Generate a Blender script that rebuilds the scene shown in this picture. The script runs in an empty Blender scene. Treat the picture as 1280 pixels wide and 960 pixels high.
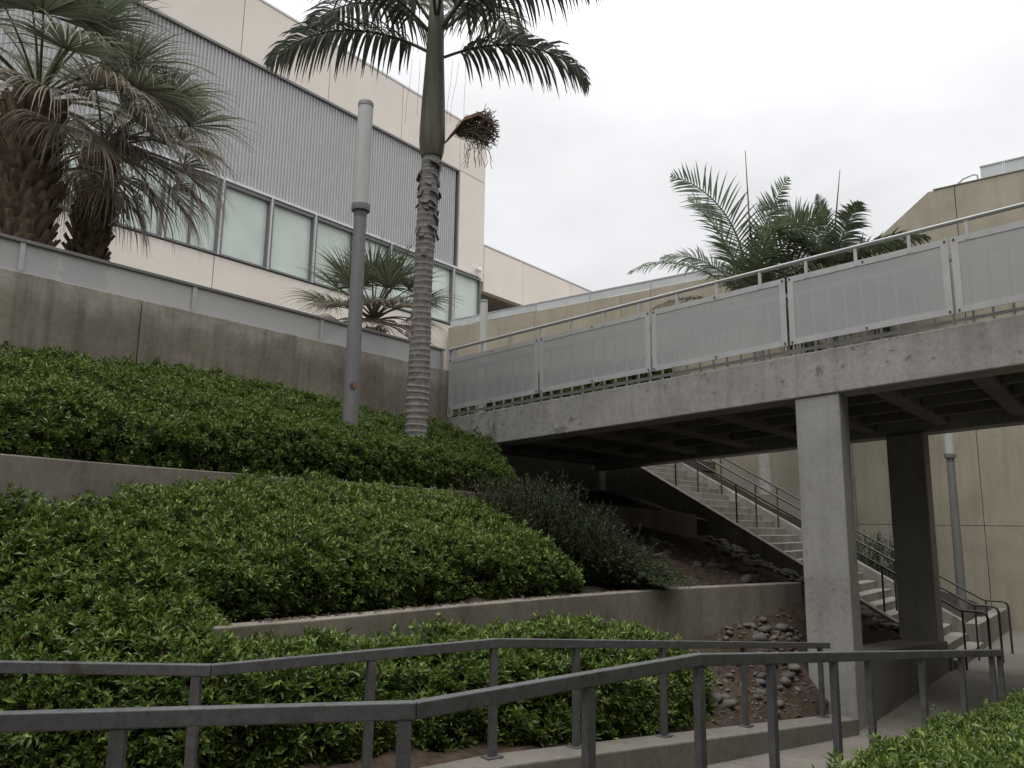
import bpy, bmesh, math, random
import numpy as np
from mathutils import Vector, Matrix, noise as mnoise

S = bpy.context.scene
COL = S.collection
rad = math.radians
rng = random.Random(7)
nr = np.random.RandomState(11)

# ------------------------------------------------------------------ camera
EYE = Vector((0, 0, 1.65))
HEAD, PITCH, ROLL = rad(38.5), rad(10.0), rad(0.8)
_f = Vector((math.cos(HEAD), math.sin(HEAD), 0)); _r = Vector((math.sin(HEAD), -math.cos(HEAD), 0))
_fw = _f * math.cos(PITCH) + Vector((0, 0, 1)) * math.sin(PITCH)
_u = Vector((0, 0, 1)) * math.cos(PITCH) - _f * math.sin(PITCH)
_R = _r * math.cos(ROLL) + _u * math.sin(ROLL)
_U = _u * math.cos(ROLL) - _r * math.sin(ROLL)
cd = bpy.data.cameras.new('camera'); cam = bpy.data.objects.new('camera', cd); COL.objects.link(cam)
cd.sensor_width = 36; cd.lens = 980 / 1280 * 36; cd.clip_start = 0.05; cd.clip_end = 2000
_m = Matrix((( _R.x, _U.x, -_fw.x, EYE.x), (_R.y, _U.y, -_fw.y, EYE.y), (_R.z, _U.z, -_fw.z, EYE.z), (0, 0, 0, 1)))
cam.matrix_world = _m
S.camera = cam

# ------------------------------------------------------------------ light
SUN_AZ = Vector((-0.95, -0.25, 0)).normalized(); SUN_EL = rad(72)
w = bpy.data.worlds.new('World'); S.world = w; w.use_nodes = True
nt = w.node_tree; nt.nodes.clear()
def N(nt, t, **k):
    n = nt.nodes.new(t)
    for a, b in k.items(): setattr(n, a, b)
    return n
out = N(nt, 'ShaderNodeOutputWorld'); bg = N(nt, 'ShaderNodeBackground'); bg.inputs[1].default_value = 0.1
sky = N(nt, 'ShaderNodeTexSky', sky_type='NISHITA', sun_disc=False)
sky.sun_elevation = SUN_EL; sky.sun_rotation = math.atan2(SUN_AZ.x, SUN_AZ.y)
tc = N(nt, 'ShaderNodeTexCoord')
# overcast layer: brighter towards the zenith (standard overcast sky), soft cloud mottling
sep = N(nt, 'ShaderNodeSeparateXYZ'); nt.links.new(tc.outputs['Generated'], sep.inputs[0])
mr = N(nt, 'ShaderNodeMapRange'); mr.inputs[1].default_value = 0; mr.inputs[2].default_value = 1
SKY_LO, SKY_HI = 5.3, 17.5
mr.inputs[3].default_value = SKY_LO; mr.inputs[4].default_value = SKY_HI
pz = N(nt, 'ShaderNodeMath', operation='POWER', use_clamp=True); pz.inputs[1].default_value = 1.8
nt.links.new(sep.outputs[2], pz.inputs[0]); nt.links.new(pz.outputs[0], mr.inputs[0])
nz = N(nt, 'ShaderNodeTexNoise'); nz.inputs['Scale'].default_value = 1.9; nz.inputs['Detail'].default_value = 5; nz.inputs['Roughness'].default_value = .5
mp = N(nt, 'ShaderNodeMapping'); mp.inputs['Scale'].default_value = (1, 1, 2.2); mp.inputs['Location'].default_value = (3.1, .7, 0)
nt.links.new(tc.outputs['Generated'], mp.inputs[0]); nt.links.new(mp.outputs[0], nz.inputs['Vector'])
mr2 = N(nt, 'ShaderNodeMapRange'); mr2.inputs[1].default_value = .3; mr2.inputs[2].default_value = .7; mr2.inputs[3].default_value = .78; mr2.inputs[4].default_value = 1.14
nt.links.new(nz.outputs[0], mr2.inputs[0])
mu = N(nt, 'ShaderNodeMath', operation='MULTIPLY'); nt.links.new(mr.outputs[0], mu.inputs[0]); nt.links.new(mr2.outputs[0], mu.inputs[1])
tint = N(nt, 'ShaderNodeVectorMath', operation='SCALE'); tint.inputs[0].default_value = (1.0, 1.0, 1.01); nt.links.new(mu.outputs[0], tint.inputs['Scale'])
mix = N(nt, 'ShaderNodeMix', data_type='RGBA'); mix.inputs[0].default_value = .94
nt.links.new(sky.outputs[0], mix.inputs[6]); nt.links.new(tint.outputs[0], mix.inputs[7])
nt.links.new(mix.outputs[2], bg.inputs[0]); nt.links.new(bg.outputs[0], out.inputs[0])

sd = bpy.data.lights.new('sun', 'SUN'); sd.energy = 1.5; sd.angle = rad(40); sd.color = (1, .96, .9)
sun = bpy.data.objects.new('sun', sd); COL.objects.link(sun)
sdir = SUN_AZ * math.cos(SUN_EL) + Vector((0, 0, math.sin(SUN_EL)))
sun.rotation_euler = sdir.to_track_quat('Z', 'Y').to_euler(); sun.location = sdir * 60
S.view_settings.view_transform = 'Standard'; S.view_settings.look = 'None'
S.view_settings.exposure = 0.48; S.view_settings.gamma = 1.0
S.cycles.max_bounces = 6; S.cycles.transparent_max_bounces = 12

# ------------------------------------------------------------------ materials
def base_mat(name):
    m = bpy.data.materials.new(name); m.use_nodes = True
    t = m.node_tree; b = t.nodes['Principled BSDF']
    return m, t, b
def L(t, a, b): t.links.new(a, b)
def ramp(t, fac, stops):
    r = N(t, 'ShaderNodeValToRGB'); e = r.color_ramp.elements
    while len(e) < len(stops): e.new(.5)
    for k, (p, c) in zip(e, stops):
        k.position = p; k.color = (c[0], c[1], c[2], 1) if hasattr(c, '__len__') else (c, c, c, 1)
    L(t, fac, r.inputs[0]); return r.outputs[0]
def noise_tex(t, vec, scale, detail=4, rough=.55):
    n = N(t, 'ShaderNodeTexNoise'); n.inputs['Scale'].default_value = scale; n.inputs['Detail'].default_value = detail; n.inputs['Roughness'].default_value = rough
    L(t, vec, n.inputs['Vector']); return n.outputs[0]
def mulc(t, a, b, f=1.0):
    x = N(t, 'ShaderNodeMix', data_type='RGBA', blend_type='MULTIPLY'); x.inputs[0].default_value = f
    L(t, a, x.inputs[6]); L(t, b, x.inputs[7]); return x.outputs[2]
def mapv(t, vec, sc):
    m = N(t, 'ShaderNodeMapping'); m.inputs['Scale'].default_value = sc; L(t, vec, m.inputs[0]); return m.outputs[0]
def bump(t, b, h, dist=.01, st=.5):
    n = N(t, 'ShaderNodeBump'); n.inputs['Strength'].default_value = st; n.inputs['Distance'].default_value = dist
    L(t, h, n.inputs['Height']); L(t, n.outputs[0], b.inputs['Normal'])

def concrete(name, c0, c1, streak=.0, band=None, pock=.0, scale=1.0, rough=.85, fine=.12):
    m, t, b = base_mat(name)
    v = N(t, 'ShaderNodeNewGeometry').outputs['Position']
    n1 = noise_tex(t, v, .9 * scale, 6, .62)
    col = ramp(t, n1, [(.3, c0), (.7, c1)])
    n2 = noise_tex(t, v, 14, 5, .7)
    col = mulc(t, col, ramp(t, n2, [(.25, 1 - 2.2 * fine), (.6, 1.0), (.8, 1 + fine * .4)]))
    if streak:
        n3 = noise_tex(t, mapv(t, v, (5, 5, .35)), 1.0, 5, .6)
        col = mulc(t, col, ramp(t, n3, [(.32, 1 - streak), (.52, 1.0), (.72, 1.0 + .25 * streak)]))
        n5 = noise_tex(t, mapv(t, v, (.8, .8, .9)), 1.3, 6, .65)
        col = mulc(t, col, ramp(t, n5, [(.36, 1 - .8 * streak), (.55, 1.0)]))
    if band:      # ragged damp line below the wall top
        sx = N(t, 'ShaderNodeSeparateXYZ'); L(t, v, sx.inputs[0])
        nb = noise_tex(t, mapv(t, v, (2.2, 2.2, .8)), 1.0, 6, .65)
        aa = N(t, 'ShaderNodeMath', operation='MULTIPLY_ADD'); L(t, nb, aa.inputs[0]); aa.inputs[1].default_value = .9; L(t, sx.outputs[2], aa.inputs[2])
        q = N(t, 'ShaderNodeMapRange'); q.inputs[1].default_value = band + .45 - .10; q.inputs[2].default_value = band + .45 + .22; L(t, aa.outputs[0], q.inputs[0])
        col = mulc(t, col, ramp(t, q.outputs[0], [(0, (.70, .67, .62)), (.45, (.80, .78, .74)), (1, (1.12, 1.12, 1.10))]))
    if pock:
        n4 = noise_tex(t, mapv(t, v, (1, 1, 1.3)), 7, 6, .72)
        big = noise_tex(t, v, .8, 2)
        s = N(t, 'ShaderNodeMath', operation='ADD'); L(t, n4, s.inputs[0]); 
        k = N(t, 'ShaderNodeMath', operation='MULTIPLY'); L(t, big, k.inputs[0]); k.inputs[1].default_value = .45; L(t, k.outputs[0], s.inputs[1])
        col = mulc(t, col, ramp(t, s.outputs[0], [(.50, 1.0 - pock * 0), (.82, 1.0), (.90, 1 - pock)]))
    L(t, col, b.inputs['Base Color']); b.inputs['Roughness'].default_value = rough; b.inputs['Specular IOR Level'].default_value = .25
    bump(t, b, n2, .004, .35)
    return m
def plain(name, c, rough=.5, metal=0., vary=.12, scale=6., spec=.5, streak=False):
    m, t, b = base_mat(name)
    v = N(t, 'ShaderNodeNewGeometry').outputs['Position']
    if streak: v = mapv(t, v, (4, 4, .4))
    n = noise_tex(t, v, scale, 5, .65)
    col = ramp(t, n, [(.3, [x * (1 - vary) for x in c]), (.7, [x * (1 + vary) for x in c])])
    L(t, col, b.inputs['Base Color']); b.inputs['Roughness'].default_value = rough; b.inputs['Metallic'].default_value = metal
    b.inputs['Specular IOR Level'].default_value = spec
    return m

M = {}
M['conc_wall'] = concrete('stained_retaining_concrete', (.27, .246, .213), (.37, .345, .308), streak=.32, band=4.25)
M['conc_low'] = concrete('planter_concrete', (.17, .152, .127), (.25, .228, .194), streak=.22)
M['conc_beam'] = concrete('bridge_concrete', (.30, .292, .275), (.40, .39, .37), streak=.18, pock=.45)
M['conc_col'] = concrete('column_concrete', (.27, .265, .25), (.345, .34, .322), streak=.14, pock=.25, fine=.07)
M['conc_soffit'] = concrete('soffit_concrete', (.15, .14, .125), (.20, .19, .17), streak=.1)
M['conc_floor'] = concrete('walkway_concrete', (.135, .124, .108), (.20, .186, .164), streak=.0, fine=.14)
M['conc_stair'] = concrete('stair_concrete', (.215, .20, .178), (.29, .272, .245), streak=.28)
M['stucco_white'] = concrete('cream_stucco', (.70, .64, .58), (.77, .715, .65), fine=.035, scale=.6, rough=.9)
M['stucco_tan'] = concrete('tan_stucco', (.315, .285, .222), (.37, .338, .27), streak=.12, fine=.06, scale=.7, rough=.92)
M['joint'] = plain('joint_sealant', (.20, .18, .15), .9)
M['corr'] = plain('grey_corrugated_metal', (.43, .435, .443), .55, .15, .08, 3, streak=True)
M['galv'] = plain('galvanised_steel', (.10, .102, .106), .55, .3, .2, 9)
_t = M['galv'].node_tree; _b = _t.nodes['Principled BSDF']; _src = _b.inputs['Base Color'].links[0].from_socket
_v = N(_t, 'ShaderNodeNewGeometry').outputs['Position']
_vo = N(_t, 'ShaderNodeTexVoronoi'); _vo.inputs['Scale'].default_value = 55; L(_t, _v, _vo.inputs['Vector'])
_c = mulc(_t, _src, ramp(_t, _vo.outputs['Color'], [(.1, .86), (.9, 1.14)]))
_c = mulc(_t, _c, ramp(_t, noise_tex(_t, _v, 3.1, 6, .7), [(.30, (.66, .56, .48)), (.40, (1, 1, 1)), (.68, (1.1, 1.1, 1.1))]))
L(_t, _c, _b.inputs['Base Color'])
L(_t, ramp(_t, noise_tex(_t, _v, 7, 5, .7), [(.3, .38), (.7, .72)]), _b.inputs['Roughness'])
M['galv_light'] = plain('light_grey_paint', (.40, .405, .415), .5, .1, .10, 4)
M['frame_dark'] = plain('grey_window_metal', (.17, .17, .175), .45, .3, .08)
M['frame_light'] = plain('pale_window_metal', (.58, .58, .59), .4, .2, .05)
M['lamp_pole'] = plain('lamp_post_paint', (.16, .16, .166), .55, .1, .12, 5, streak=True)
M['bulb'] = plain('frosted_lamp_diffuser', (.40, .40, .395), .4, 0, .08, 3, streak=True)
M['soil'] = plain('brown_soil', (.055, .041, .030), .95, 0, .45, 9, .1)
M['dark_soil'] = plain('dark_litter_soil', (.038, .033, .027), .95, 0, .45, 14, .1)
M['stone'] = plain('river_stone', (.17, .145, .125), .75, 0, .3, 5, .3)
M['stem_shade'] = plain('hedge_stems_shade', (.014, .017, .009), .9, 0, .3, 20, .05)  # stem colour darkened to carry the shade inside the hedges
M['palm_ring'] = concrete('ringed_palm_bark', (.16, .15, .145), (.25, .235, .222), fine=.3, scale=3)
M['pale_trunk'] = plain('pale_palm_bark', (.34, .33, .31), .85, 0, .2, 8, .2)
M['ring_scar'] = plain('palm_leaf_scar', (.25, .237, .22), .9, 0, .25, 12, .1)
M['crownshaft'] = plain('green_crownshaft', (.080, .077, .052), .5, 0, .45, 2.5, .35, streak=True)
M['husk'] = plain('brown_dry_husk', (.17, .08, .045), .8, 0, .35, 10, .2)
M['dry'] = plain('dry_flower_strands', (.19, .16, .125), .9, 0, .3, 12, .1)
M['fibre'] = plain('fan_palm_bark', (.135, .104, .076), .95, 0, .55, 7, .1)
M['dark_metal'] = plain('dark_rail_metal', (.06, .06, .062), .5, .4, .15, 9)
M['white'] = plain('white_plastic', (.72, .72, .72), .4, 0, .03)
M['rust'] = plain('orange_sticker', (.34, .10, .04), .6, 0, .2, 30)
M['black'] = plain('black_ink', (.02, .02, .02), .6, 0, .1)
M['recess'] = plain('dark_recess_paint', (.30, .26, .23), .9, 0, .08)

def glass_mat(name, c, rough):
    m, t, b = base_mat(name)
    v = N(t, 'ShaderNodeNewGeometry').outputs['Position']
    n = noise_tex(t, mapv(t, v, (.6, 1, .5)), 1.4, 4, .5)
    oi = N(t, 'ShaderNodeObjectInfo').outputs['Random']
    L(t, mulc(t, ramp(t, n, [(.3, [x * .88 for x in c]), (.7, [x * 1.08 for x in c])]), ramp(t, oi, [(0, .86), (1, 1.08)])), b.inputs['Base Color'])
    b.inputs['Roughness'].default_value = rough; b.inputs['Specular IOR Level'].default_value = .5
    b.inputs['Coat Weight'].default_value = .6; b.inputs['Coat Roughness'].default_value = .04
    return m
M['pane'] = glass_mat('mint_glass_with_blind', (.56, .655, .595), .35)
M['glass_par'] = glass_mat('frosted_glass_panel', (.46, .49, .50), .25)

def perforated(name, c, axes, pitch=.03, r=.235):
    m, t, b = base_mat(name)
    b.inputs['Base Color'].default_value = (*c, 1); b.inputs['Roughness'].default_value = .5; b.inputs['Metallic'].default_value = .1
    pos = N(t, 'ShaderNodeNewGeometry').outputs['Position']
    s = N(t, 'ShaderNodeSeparateXYZ'); L(t, pos, s.inputs[0])
    c2 = N(t, 'ShaderNodeCombineXYZ'); L(t, s.outputs[axes[0]], c2.inputs[0]); L(t, s.outputs[2], c2.inputs[1])
    sc = N(t, 'ShaderNodeVectorMath', operation='SCALE'); sc.inputs['Scale'].default_value = 1 / pitch; L(t, c2.outputs[0], sc.inputs[0])
    ds = []
    for off in (0, .5):
        a = N(t, 'ShaderNodeVectorMath', operation='ADD'); a.inputs[1].default_value = (off, off, 0); L(t, sc.outputs[0], a.inputs[0])
        f = N(t, 'ShaderNodeVectorMath', operation='FRACTION'); L(t, a.outputs[0], f.inputs[0])
        g = N(t, 'ShaderNodeVectorMath', operation='SUBTRACT'); g.inputs[1].default_value = (.5, .5, 0); L(t, f.outputs[0], g.inputs[0])
        ln = N(t, 'ShaderNodeVectorMath', operation='LENGTH'); L(t, g.outputs[0], ln.inputs[0]); ds.append(ln.outputs['Value'])
    mn = N(t, 'ShaderNodeMath', operation='MINIMUM'); L(t, ds[0], mn.inputs[0]); L(t, ds[1], mn.inputs[1])
    gt = N(t, 'ShaderNodeMath', operation='GREATER_THAN'); L(t, mn.outputs[0], gt.inputs[0]); gt.inputs[1].default_value = r
    L(t, gt.outputs[0], b.inputs['Alpha'])
    return m
M['perf_y'] = perforated('perforated_grey_sheet', (.34, .345, .353), (1,), r=.132)
M['perf_x'] = perforated('perforated_grey_sheet_wall', (.42, .425, .43), (0,), r=.13)

def leaf_mat(name, rough=.42, trans=.22, spec=.38):
    m, t, b = base_mat(name)
    a = N(t, 'ShaderNodeAttribute', attribute_name='tint')
    L(t, a.outputs['Color'], b.inputs['Base Color'])
    b.inputs['Roughness'].default_value = rough; b.inputs['Specular IOR Level'].default_value = spec
    if trans:
        tr = N(t, 'ShaderNodeBsdfTranslucent'); L(t, a.outputs['Color'], tr.inputs[0])
        mx = N(t, 'ShaderNodeMixShader'); mx.inputs[0].default_value = trans
        o = t.nodes['Material Output']; L(t, b.outputs[0], mx.inputs[1]); L(t, tr.outputs[0], mx.inputs[2]); L(t, mx.outputs[0], o.inputs[0])
    return m
M['leaf'] = leaf_mat('hedge_leaf')
M['needle'] = leaf_mat('needle_leaf', .6, .15, .3)
M['frond'] = leaf_mat('palm_frond', .42, .38)

# ------------------------------------------------------------------ helpers
def link(o, parent=None, label=None, cat=None, group=None, kind=None):
    COL.objects.link(o)
    if parent is not None: o.parent = parent
    if label: o['label'] = label
    if cat: o['category'] = cat
    if group: o['group'] = group
    if kind: o['kind'] = kind
    return o
def thing(name, label, cat, loc=(0, 0, 0), group=None):
    o = bpy.data.objects.new(name, None); o.location = loc; o.empty_display_size = .1
    return link(o, None, label, cat, group)
def wloc(p):
    v = Vector((0, 0, 0))
    while p is not None: v += p.location; p = p.parent
    return v

class MB:
    """collects shapes in world coordinates; build() makes one mesh object"""
    def __init__(s): s.v = []; s.f = []; s.mi = []
    def add(s, vs, fs, mi=0):
        k = len(s.v); s.v += [tuple(v) for v in vs]; s.f += [tuple(i + k for i in f) for f in fs]; s.mi += [mi] * len(fs); return s
    def box(s, x0, x1, y0, y1, z0, z1, mi=0):
        v = [(x, y, z) for z in (z0, z1) for y in (y0, y1) for x in (x0, x1)]
        return s.add(v, [(0, 2, 3, 1), (4, 5, 7, 6), (0, 1, 5, 4), (2, 6, 7, 3), (0, 4, 6, 2), (1, 3, 7, 5)], mi)
    def hexa(s, v, mi=0):   # 8 points ordered like box
        return s.add(v, [(0, 2, 3, 1), (4, 5, 7, 6), (0, 1, 5, 4), (2, 6, 7, 3), (0, 4, 6, 2), (1, 3, 7, 5)], mi)
    def bar(s, a, b, w, h, mi=0, up=Vector((0, 0, 1))):
        a = Vector(a); b = Vector(b); d = (b - a).normalized()
        sd = d.cross(up)
        if sd.length < 1e-4: sd = d.cross(Vector((0, 1, 0)))
        sd.normalize(); u = sd.cross(d).normalized()
        v = []
        for p in (a, b):
            for j in (-1, 1):
                for i in (-1, 1): v.append(p + sd * (i * w / 2) + u * (j * h / 2))
        return s.add(v, [(0, 2, 3, 1), (4, 5, 7, 6), (0, 1, 5, 4), (2, 6, 7, 3), (0, 4, 6, 2), (1, 3, 7, 5)], mi)
    def post(s, x, y, z0, z1, w, ang=0, d=None, mi=0):
        d = d or w; c, n = math.cos(ang), math.sin(ang); v = []
        for z in (z0, z1):
            for j in (-1, 1):
                for i in (-1, 1):
                    lx, ly = i * w / 2, j * d / 2; v.append((x + lx * c - ly * n, y + lx * n + ly * c, z))
        return s.hexa(v, mi)
    def lathe(s, c, prof, n=16, mi=0, cap=True):
        v = []
        for (r, z) in prof:
            for k in range(n):
                a = 2 * math.pi * k / n; v.append((c[0] + r * math.cos(a), c[1] + r * math.sin(a), c[2] + z))
        f = []
        for i in range(len(prof) - 1):
            for k in range(n):
                k2 = (k + 1) % n; f.append((i * n + k, i * n + k2, (i + 1) * n + k2, (i + 1) * n + k))
        if cap: f += [tuple(range(n - 1, -1, -1)), tuple((len(prof) - 1) * n + k for k in range(n))]
        return s.add(v, f, mi)
    def tube(s, pts, rs, n=6, mi=0):
        pts = [Vector(p) for p in pts]
        if not hasattr(rs, '__len__'): rs = [rs] * len(pts)
        v = []; f = []
        ref = Vector((.31, .17, .93))
        for i, p in enumerate(pts):
            d = (pts[min(i + 1, len(pts) - 1)] - pts[max(i - 1, 0)]).normalized()
            a = d.cross(ref)
            if a.length < .1: a = d.cross(Vector((1, 0, 0)))
            a.normalize(); b = d.cross(a)
            for k in range(n):
                t = 2 * math.pi * k / n; v.append(p + a * (rs[i] * math.cos(t)) + b * (rs[i] * math.sin(t)))
        for i in range(len(pts) - 1):
            for k in range(n):
                k2 = (k + 1) % n; f.append((i * n + k, i * n + k2, (i + 1) * n + k2, (i + 1) * n + k))
        f += [tuple(range(n - 1, -1, -1)), tuple((len(pts) - 1) * n + k for k in range(n))]
        return s.add(v, f, mi)
    def quadstrip(s, A, B, mi=0):
        n = len(A); return s.add(list(A) + list(B), [(i, i + 1, n + i + 1, n + i) for i in range(n - 1)], mi)
    def build(s, name, mats, parent=None, bevel=0, smooth=False, fixn=True, **kw):
        me = bpy.data.meshes.new(name)
        off = wloc(parent)
        me.from_pydata([(v[0] - off.x, v[1] - off.y, v[2] - off.z) for v in s.v], [], s.f)
        if not isinstance(mats, (list, tuple)): mats = [mats]
        for m in mats: me.materials.append(m)
        if len(mats) > 1: me.polygons.foreach_set('material_index', s.mi)
        if fixn:
            bm = bmesh.new(); bm.from_mesh(me); bmesh.ops.recalc_face_normals(bm, faces=bm.faces); bm.to_mesh(me); bm.free()
        if smooth: me.polygons.foreach_set('use_smooth', [True] * len(me.polygons))
        me.update()
        if smooth: me.set_sharp_from_angle(angle=rad(45))
        o = bpy.data.objects.new(name, me); link(o, parent, **kw)
        if bevel:
            b = o.modifiers.new('bevel', 'BEVEL'); b.width = bevel; b.segments = 2; b.limit_method = 'ANGLE'; b.angle_limit = rad(40)
        return o

def np_mesh(name, V, F, mat, parent=None, tint=None, smooth=False, **kw):
    V = np.asarray(V, dtype=np.float64); F = np.asarray(F, dtype=np.int32)
    off = np.array(wloc(parent)); V = V - off
    me = bpy.data.meshes.new(name); k = F.shape[1]
    me.vertices.add(len(V)); me.vertices.foreach_set('co', V.ravel())
    me.loops.add(F.size); me.loops.foreach_set('vertex_index', F.ravel())
    me.polygons.add(len(F)); me.polygons.foreach_set('loop_start', np.arange(0, F.size, k)); 
    me.polygons.foreach_set('use_smooth', np.full(len(F), smooth))
    me.update(calc_edges=True)
    if tint is not None:
        a = me.attributes.new('tint', 'FLOAT_COLOR', 'POINT')
        a.data.foreach_set('color', np.concatenate([tint, np.ones((len(tint), 1))], 1).astype(np.float32).ravel())
    me.materials.append(mat)
    o = bpy.data.objects.new(name, me)
    return link(o, parent, **kw)

def nrm(a): return a / np.maximum(np.linalg.norm(a, axis=-1, keepdims=True), 1e-9)
_sw = [(nr.randn(3), nr.rand() * 6.28) for _ in range(24)]
def nz3(P, sc):
    o = np.zeros(len(P))
    for k, (d, ph) in enumerate(_sw):
        d = d / np.linalg.norm(d); o += np.sin(P @ (d * sc * (1 + .09 * k)) + ph)
    return o / 6.0

def leaves(P, D, Ln, Wd, tint, fold=.25, curl=.15):
    """diamond leaves folded on the midrib: bases P, directions D"""
    n = len(P); D = nrm(D)
    up = np.tile([0, 0, 1.], (n, 1)) + nr.randn(n, 3) * .55
    sd = nrm(np.cross(D, up)); nn = nrm(np.cross(sd, D))
    Ln = Ln[:, None]; Wd = Wd[:, None]
    base = P; mid = P + D * Ln * .48 - nn * Wd * fold * .5
    l = P + D * Ln * .45 + sd * Wd * .5 + nn * Wd * fold * .6; r = P + D * Ln * .45 - sd * Wd * .5 + nn * Wd * fold * .6
    tip = P + D * Ln - nn * Ln * curl
    V = np.stack([base, l, mid, r, tip], 1).reshape(-1, 3)
    k = np.arange(n)[:, None] * 5
    F = np.concatenate([k + [0, 2, 1], k + [0, 3, 2], k + [1, 2, 4], k + [2, 3, 4]], 0)
    return V, F, np.repeat(tint, 5, 0)

OLD = np.array([.048, .084, .017]); MIDC = np.array([.100, .154, .030]); NEW = np.array([.190, .250, .055]); YEL = np.array([.20, .19, .06])
def leaf_tints(n, newness=.25):
    u = nr.rand(n)[:, None]; c = OLD * (1 - u) + MIDC * u
    pick = nr.rand(n) < newness; c[pick] = NEW * (.8 + .4 * nr.rand(pick.sum())[:, None])
    y = nr.rand(n) < .007; c[y] = YEL; y = nr.rand(n) < .012; c[y] = (.10, .07, .035)
    return c * (0.98 + .3 * nr.rand(n)[:, None])

def hedge(name, label, stations, density=200, leaf=.085, amp=.10, newness=.22, nl=8, extra=None, cat='hedge', group=None, out=(-.35, -.55, .75)):
    """stations: list of cross sections (same number of points, front foot to back)"""
    A = np.array(stations, float)
    NS, K = A.shape[:2]; nu = (NS - 1) * 8; nv = (K - 1) * 7
    us = np.linspace(0, NS - 1, nu + 1); vs = np.linspace(0, K - 1, nv + 1)
    def interp(A, t, axis):
        i = np.clip(np.floor(t).astype(int), 0, A.shape[axis] - 2); f = t - i
        a = np.take(A, i, axis); b = np.take(A, i + 1, axis); sh = [1] * a.ndim; sh[axis] = -1; f = f.reshape(sh); return a * (1 - f) + b * f
    G = interp(interp(A, us, 0), vs, 1)
    for _ in range(1):   # round the corners
        G[1:-1] = .25 * G[:-2] + .5 * G[1:-1] + .25 * G[2:]
        G[:, 1:-1] = .25 * G[:, :-2] + .5 * G[:, 1:-1] + .25 * G[:, 2:]
    du = np.gradient(G, axis=0); dv = np.gradient(G, axis=1); Nn = nrm(np.cross(du, dv))
    s = np.sign((Nn * np.array(out)).sum(-1, keepdims=True)); s[s == 0] = 1; Nn = Nn * s
    flat = G.reshape(-1, 3); d = amp * (.6 * nz3(flat, 2.3) + .5 * nz3(flat, 6.5)); flatN = Nn.reshape(-1, 3)
    G2 = (flat + flatN * d[:, None]).reshape(G.shape)
    root = thing(name, label, cat, tuple(A[0, 0]), group)
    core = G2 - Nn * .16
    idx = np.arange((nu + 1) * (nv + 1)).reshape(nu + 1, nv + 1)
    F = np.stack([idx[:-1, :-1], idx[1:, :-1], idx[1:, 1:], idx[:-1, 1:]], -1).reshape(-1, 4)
    np_mesh('stem_shade_mass', core.reshape(-1, 3), F, M['stem_shade'], root, smooth=True)  # inner stems as a shell, with shade between leaves put into its colour
    c = [G2[:-1, :-1], G2[1:, :-1], G2[1:, 1:], G2[:-1, 1:]]
    area = np.linalg.norm(np.cross(c[1] - c[0], c[3] - c[0]), axis=-1).ravel()
    n = int(area.sum() * density)
    cell = nr.choice(len(area), n, p=area / area.sum()); a = nr.rand(n, 1); b = nr.rand(n, 1)
    C = [x.reshape(-1, 3)[cell] for x in c]
    P = (C[0] * (1 - a) + C[1] * a) * (1 - b) + (C[3] * (1 - a) + C[2] * a) * b
    NN = Nn[:-1, :-1].reshape(-1, 3)[cell]
    P = P + NN * (nz3(P, 14) * .035 - .02 - .07 * nr.rand(n) ** 2 + .05 * (nr.rand(n) > .93) + .09 * (nr.rand(n) > .988))[:, None]
    SH = nrm(NN * .55 + np.array([0, 0, .62]) + nr.randn(n, 3) * .33)
    # leaves whorled round each shoot
    V = []; FF = []; T = []; off = 0
    ref = nrm(nr.randn(n, 3)); e1 = nrm(np.cross(SH, ref)); e2 = np.cross(SH, e1)
    shoot_new = nr.rand(n) < newness * 1.3
    sz = .75 + .5 * nr.rand(n)
    for k in range(nl):
        ang = k * 2.4 + nr.rand(n) * .7; rise = k / nl
        out = e1 * np.cos(ang)[:, None] + e2 * np.sin(ang)[:, None]
        D = nrm(out * (1.0 - .62 * rise) + SH * (.30 + .8 * rise) + nr.randn(n, 3) * .16)
        base = P + SH * (leaf * (-.5 + .95 * rise))
        ln = leaf * sz * (1.05 - .45 * rise) * (.85 + .3 * nr.rand(n)); wd = ln * (.34 + .10 * nr.rand(n))
        t = leaf_tints(n, .06); nw = shoot_new & (rise > .45); t[nw] = t[nw] * .3 + NEW * .75
        v, f, tt = leaves(base, D, ln, wd, t); V.append(v); FF.append(f + off); T.append(tt); off += len(v)
    np_mesh('foliage', np.concatenate(V), np.concatenate(FF), M['leaf'], root, np.concatenate(T), kind='stuff')
    return root

# ------------------------------------------------------------------ setting: ground
mb = MB(); mb.box(-150, 150, -150, 150, -1.3, -1.06); mb.build('ground', M['dark_soil'], kind='structure')
def zf(x): return -.45 - .5 * min(max((x - 5) / 6.0, 0), 1)
xs = [-3, 0, 2, 3.5, 5, 6, 7, 8, 9, 10, 11, 12, 14, 17, 20, 25.2]
ynear = [1.0] * 5 + [1.0] * 6 + [-6] * 5
yfar = [9, 7.6, 5.9, 4.9, 4.3, 4.1, 3.95, 3.85, 3.75, 3.6, 3.4, 3.3, 3.3, 3.3, 3.2, 3.2]
mb = MB()
for i in range(len(xs) - 1):
    a, b = xs[i] + .004, xs[i + 1] - .004
    n0, n1 = (-6, -6) if xs[i] >= 11 else (1.0, 1.0)
    mb.hexa([(a, n0, -1.2), (b, n1, -1.2), (a, yfar[i], -1.2), (b, yfar[i + 1], -1.2), (a, n0, zf(a)), (b, n1, zf(b)), (a, yfar[i], zf(a)), (b, yfar[i + 1], zf(b))])
mb.build('walkway', M['conc_floor'], kind='structure')
mb = MB(); mb.box(-8, 11.0, 10.9, 40, 3.4, 3.72); mb.box(11.0, 27, 11.0, 40, 3.4, 3.71); mb.build('plaza', M['conc_floor'], kind='structure')

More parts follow.
